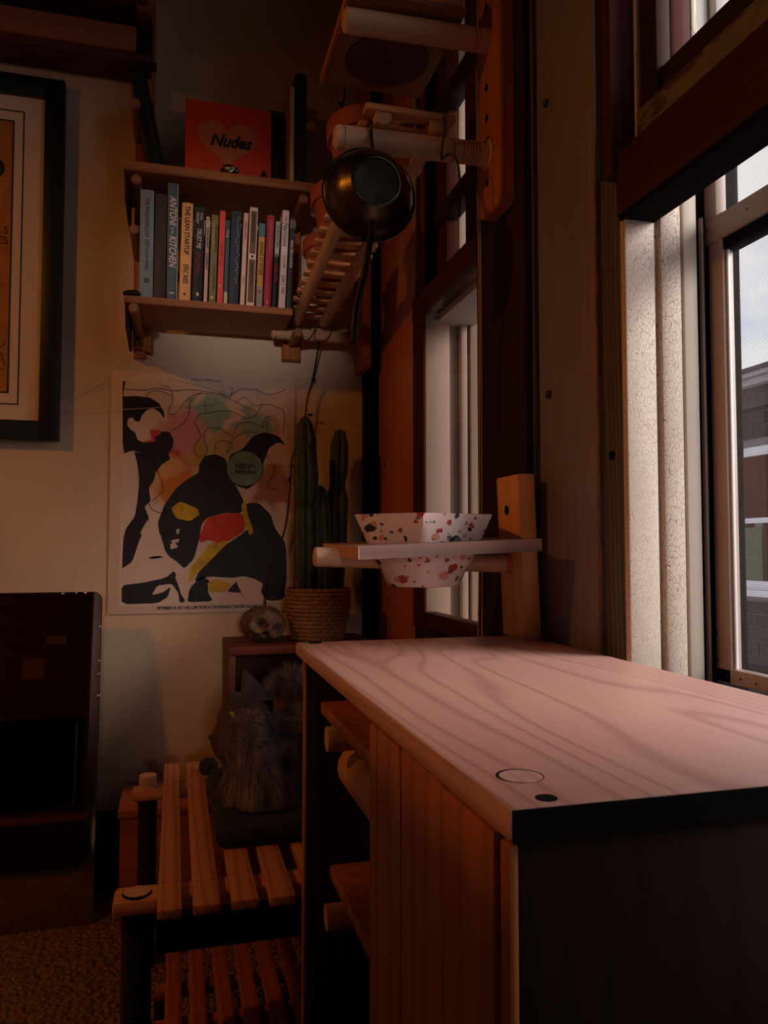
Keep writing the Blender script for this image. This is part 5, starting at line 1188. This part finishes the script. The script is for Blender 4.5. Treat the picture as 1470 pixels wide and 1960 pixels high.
ell(0.150, 1.385, 0.412, 0.022, 0.022, 0.030); ell(0.135, 1.372, 0.412, 0.026, 0.020, 0.014)   # near foreleg and paw
ell(0.150, 1.440, 0.412, 0.022, 0.022, 0.030); ell(0.132, 1.445, 0.412, 0.026, 0.020, 0.014)
ell(0.33, 1.445, 0.415, 0.045, 0.028, 0.018)                       # hind paw
bpy.context.view_layer.update()
dg = bpy.context.evaluated_depsgraph_get()
cm = bpy.data.meshes.new_from_object(mo.evaluated_get(dg)); bpy.data.objects.remove(mo)
b = NB(); b.from_mesh(cm)
ear_base = len(b.verts)
def ear(tip, base, right, fwd, h):
    """hollow curved ear: rings shrinking from base ellipse to tip"""
    tip, base, right, fwd = map(Vector, (tip, base, right, fwd)); loops = []; n = 18
    for i in range(9):
        t = i / 8; c = base + (tip - base) * t; wdt = (1 - t) ** 0.75; lp = []
        for k in range(n):
            a = 2 * math.pi * k / n
            fo = fwd * math.sin(a) * (0.55 if math.sin(a) > 0 else 1.0) * wdt
            lp.append(b.verts.new(c + right * math.cos(a) * wdt + fo))
        loops.append(lp)
    for p, q in zip(loops, loops[1:]):
        for k in range(n): b.faces.new((p[k], p[(k + 1) % n], q[(k + 1) % n], q[k]))
    b.faces.new(loops[-1])
ear((0.0935, 1.372, 0.595), (0.1335, 1.376, 0.546), (0.025, -0.004, 0.020), (0.008, -0.014, -0.004), 1)
ear((0.1235, 1.430, 0.620), (0.1460, 1.428, 0.566), (0.029, 0.004, 0.000), (-0.004, 0.014, 0.0), 1)
body = obj('body', b, 'furskin', CT, angle=180)
bpy.data.meshes.remove(cm)
EX, EZ, EY0 = 0.0985, 0.5535, 1.3705
for y, nm in ((1.366, 'eye'), (1.440, 'eye')):
    b = NB(); bmesh.ops.create_icosphere(b, subdivisions=2, radius=0.0062)
    for v in b.verts: v.co = v.co + Vector((EX, 1.434 if y > 1.4 else EY0, EZ))
    e = obj(nm, b, 'eye', CT)
    b = NB(); bmesh.ops.create_icosphere(b, subdivisions=2, radius=0.0035)
    for v in b.verts: v.co = v.co * 0.8 + Vector((EX - 0.0034, (1.434 + 0.003 if y > 1.4 else EY0 - 0.003), EZ))
    obj('pupil', b, 'nose', e)
b = NB(); bmesh.ops.create_icosphere(b, subdivisions=2, radius=0.0065)
for v in b.verts: v.co = Vector((v.co.x * .8, v.co.y * 1.2, v.co.z * .8)) + Vector((0.0645, 1.402, 0.510))
obj('nose', b, 'nose', CT)
# fur strands grown from the body surface
me = body.data; me.calc_loop_triangles(); tris = me.loop_triangles; vco = [v.co for v in me.vertices]; vno = [v.normal for v in me.vertices]
areas = [t.area for t in tris]; tot = sum(areas); cum = []; s_ = 0
for a in areas: s_ += a; cum.append(s_)
import bisect
random.seed(21); fv = []; ff = []
HEADC = Vector((0.115, 1.405, 0.525))
for n_ in range(38000):
    i = min(bisect.bisect(cum, random.random() * tot), len(tris) - 1); t = tris[i]
    a_, b_ = random.random(), random.random()
    if a_ + b_ > 1: a_, b_ = 1 - a_, 1 - b_
    p = vco[t.vertices[0]] * (1 - a_ - b_) + vco[t.vertices[1]] * a_ + vco[t.vertices[2]] * b_
    nn = t.normal
    if p.x > 0.30 and random.random() < 0.6: continue
    hd = (p - HEADC).length
    is_ear = p.z > 0.566 and p.x < 0.165 and p.y < 1.47
    if is_ear and random.random() < 0.75: continue
    clump = mnoise.noise(p * 38); cl2 = mnoise.noise(p * 38 + Vector((9, 3, 1)))
    if is_ear: L = 0.005; flow = Vector((0.3, 0, 0.4))
    elif hd < 0.062: L = 0.010 + 0.006 * random.random(); flow = Vector((0.75, 0, -0.55))
    elif p.x < 0.21 and p.z < 0.53: L = 0.028 + 0.026 * random.random(); flow = Vector((0.25 + 0.5 * clump, 0.4 * cl2, -1.0))
    elif p.z > 0.55: L = 0.022 + 0.020 * random.random(); flow = Vector((0.5 * clump - 0.2, 0.2 * cl2, 0.55))
    else: L = 0.025 + 0.018 * random.random(); flow = Vector((0.7, 0.3 * cl2, -0.6 + 0.4 * clump))
    if p.x < 0.085: L *= 0.4
    d = (nn * 0.42 + flow * 0.8 + Vector((random.uniform(-.22, .22), random.uniform(-.22, .22), random.uniform(-.22, .22)))).normalized()
    side = d.cross(nn)
    if side.length < 1e-3: continue
    side = side.normalized() * (0.00042 if L > 0.012 else 0.00033)
    d2 = (d + Vector((0, 0, -0.35)) - nn * 0.1).normalized()
    p0 = p - nn * 0.001; p1 = p0 + d * L * 0.5; p2 = p1 + d2 * L * 0.5
    if p2.z < 0.404: 
        p2.z = 0.404; p1.z = max(p1.z, 0.4045)
    k = len(fv); fv += [p0 + side, p0 - side, p1 + side * .8, p1 - side * .8, p2]
    ff += [(k, k + 1, k + 3, k + 2), (k + 2, k + 3, k + 4)]
fm = bpy.data.meshes.new('fur'); fm.from_pydata(fv, [], ff); fm.materials.append(M['fur'])
fo = bpy.data.objects.new('fur', fm); col.objects.link(fo); attach(fo, CT); fo['kind'] = 'stuff'
# dark crumpled cloth on the far bar of the bench
b = NB(); bmesh.ops.create_icosphere(b, subdivisions=4, radius=1.0)
for v in b.verts:
    p = v.co.copy(); v.co = Vector((p.x * 0.018, p.y * 0.028, p.z * 0.017)) * (1 + 0.35 * mnoise.noise(p * 2.2) + 0.1 * mnoise.noise(p * 6)) + Vector((0.074, 1.70, 0.379))
    v.co.z = max(v.co.z, 0.3655)
tag(obj('cloth', b, 'cushion', None, angle=80), 'small dark crumpled cloth on the far end of the bench slats', 'cloth')

# ------------------------------------------------------------------ wires and cords
def wire(name, label, cat, ctl, r, mat='wire', bulbs=(), seg=7):
    t = thing(name, label, cat, ctl[0]); b = NB(); tube(b, smooth_pts(ctl, 7), r, seg); obj('cable', b, mat, t)
    for (x, y, z), d in bulbs:
        b = NB(); cyl(b, (x, y, z), (x + d[0], y + d[1], z + d[2]), 0.0035, 10, prof=[(0, 0.0022), (0.004, 0.0034), (0.010, 0.0034), (0.013, 0.002)]); obj('bulb', b, mat, t)
    return t
wire('string_lights', 'black string light wire hanging down the wall past the cactus', 'string lights',
     [(0.36, 1.99, 1.3835), (0.357, 2.03, 1.33), (0.352, 2.05, 1.29), (0.340, 2.055, 1.247), (0.330, 2.055, 1.17), (0.302, 2.055, 1.09), (0.296, 2.055, 1.03), (0.287, 2.055, 0.92), (0.272, 2.055, 0.86), (0.252, 2.05, 0.82), (0.235, 2.04, 0.76), (0.226, 2.01, 0.71), (0.222, 1.97, 0.66), (0.22, 1.955, 0.6185)], 0.0024,
     bulbs=(((0.341, 2.054, 1.20), (0.013, 0, 0.001)), ((0.301, 2.054, 1.06), (0.013, 0, 0)), ((0.297, 2.054, 1.03), (-0.010, 0, -0.010)), ((0.350, 2.05, 1.30), (0.01, 0, -0.006))))
wire('string_lights', 'black string light wire with a bulb at the top of the corner above the dowel', 'string lights',
     [(0.446, 2.05, 2.40), (0.443, 2.05, 2.2), (0.440, 2.05, 2.10), (0.428, 2.05, 2.05), (0.424, 2.05, 2.0), (0.418, 2.05, 1.96), (0.43, 2.05, 1.94), (0.46, 2.05, 1.945)], 0.0026,
     bulbs=(((0.434, 2.049, 2.073), (-0.013, 0, 0)), ((0.436, 2.049, 1.943), (0.012, 0, 0.002))))
wire('wire_tie', 'black twisted wire looped around the big dowel near the window', 'wire',
     [(0.416, 1.225, 1.545), (0.414, 1.158, 1.540), (0.4125, 1.1605, 1.500), (0.411, 1.165, 1.480), (0.417, 1.176, 1.4795), (0.4235, 1.160, 1.481), (0.432, 1.15, 1.468), (0.4375, 1.15, 1.44), (0.438, 1.15, 1.41), (0.4355, 1.15, 1.374)], 0.0016)
wire('wire_tie', 'thin black wires binding the rack to the short corner dowel', 'wire',
     [(0.312, 1.972, 1.436), (0.308, 1.974, 1.400), (0.300, 1.978, 1.388), (0.325, 1.978, 1.3830), (0.340, 1.974, 1.400), (0.352, 1.972, 1.425), (0.345, 1.976, 1.388), (0.375, 1.976, 1.386), (0.390, 1.972, 1.41), (0.398, 1.975, 1.434)], 0.0013)
wire('thread', 'thin pale thread strung from the picture frame across the poster', 'thread', [(-0.282, 2.07, 1.184), (-0.12, 2.068, 1.196), (0.0, 2.068, 1.210), (0.075, 2.071, 1.219), (0.127, 2.073, 1.232)], 0.0008, 'string', seg=5)
wire('thread', 'thin pale thread looping from the frame over the poster top to the peg rail', 'thread', [(-0.281, 2.07, 1.212), (-0.22, 2.068, 1.250), (-0.163, 2.072, 1.292), (-0.125, 2.068, 1.322), (-0.096, 2.043, 1.338), (-0.06, 2.06, 1.325), (-0.02, 2.07, 1.285), (0.02, 2.072, 1.275), (0.08, 2.073, 1.262), (0.115, 2.073, 1.252)], 0.0007, 'string', seg=5)
wire('blind_cord', 'left one of two pale blind cords hanging beside the dark mullion', 'cord', [(0.516, 1.262, 2.5), (0.516, 1.263, 1.6), (0.516, 1.266, 1.0), (0.516, 1.276, 0.70), (0.516, 1.277, 0.66)], 0.0011, 'string', seg=6)
wire('blind_cord', 'right one of two pale blind cords hanging beside the dark mullion', 'cord', [(0.519, 1.262, 2.5), (0.519, 1.262, 1.6), (0.519, 1.263, 1.0), (0.519, 1.266, 0.70), (0.519, 1.267, 0.66)], 0.0011, 'string', seg=6)
# pendant lamp (outside the frame) that holds the warm bulb
PL = thing('pendant_lamp', 'linen shaded pendant lamp hanging left of the frame', 'lamp', (-1.5, 0.75, 2.6))
b = NB(); lathe(b, [(0.07, 2.16), (0.20, 1.98), (0.198, 1.98), (0.068, 2.16)], (-1.5, 0.75, 0), 40); obj('shade', b, 'shade', PL)
b = NB(); cyl(b, (-1.5, 0.75, 2.10), (-1.5, 0.75, 2.6), 0.004, 10); obj('cable', b, 'wire', PL)
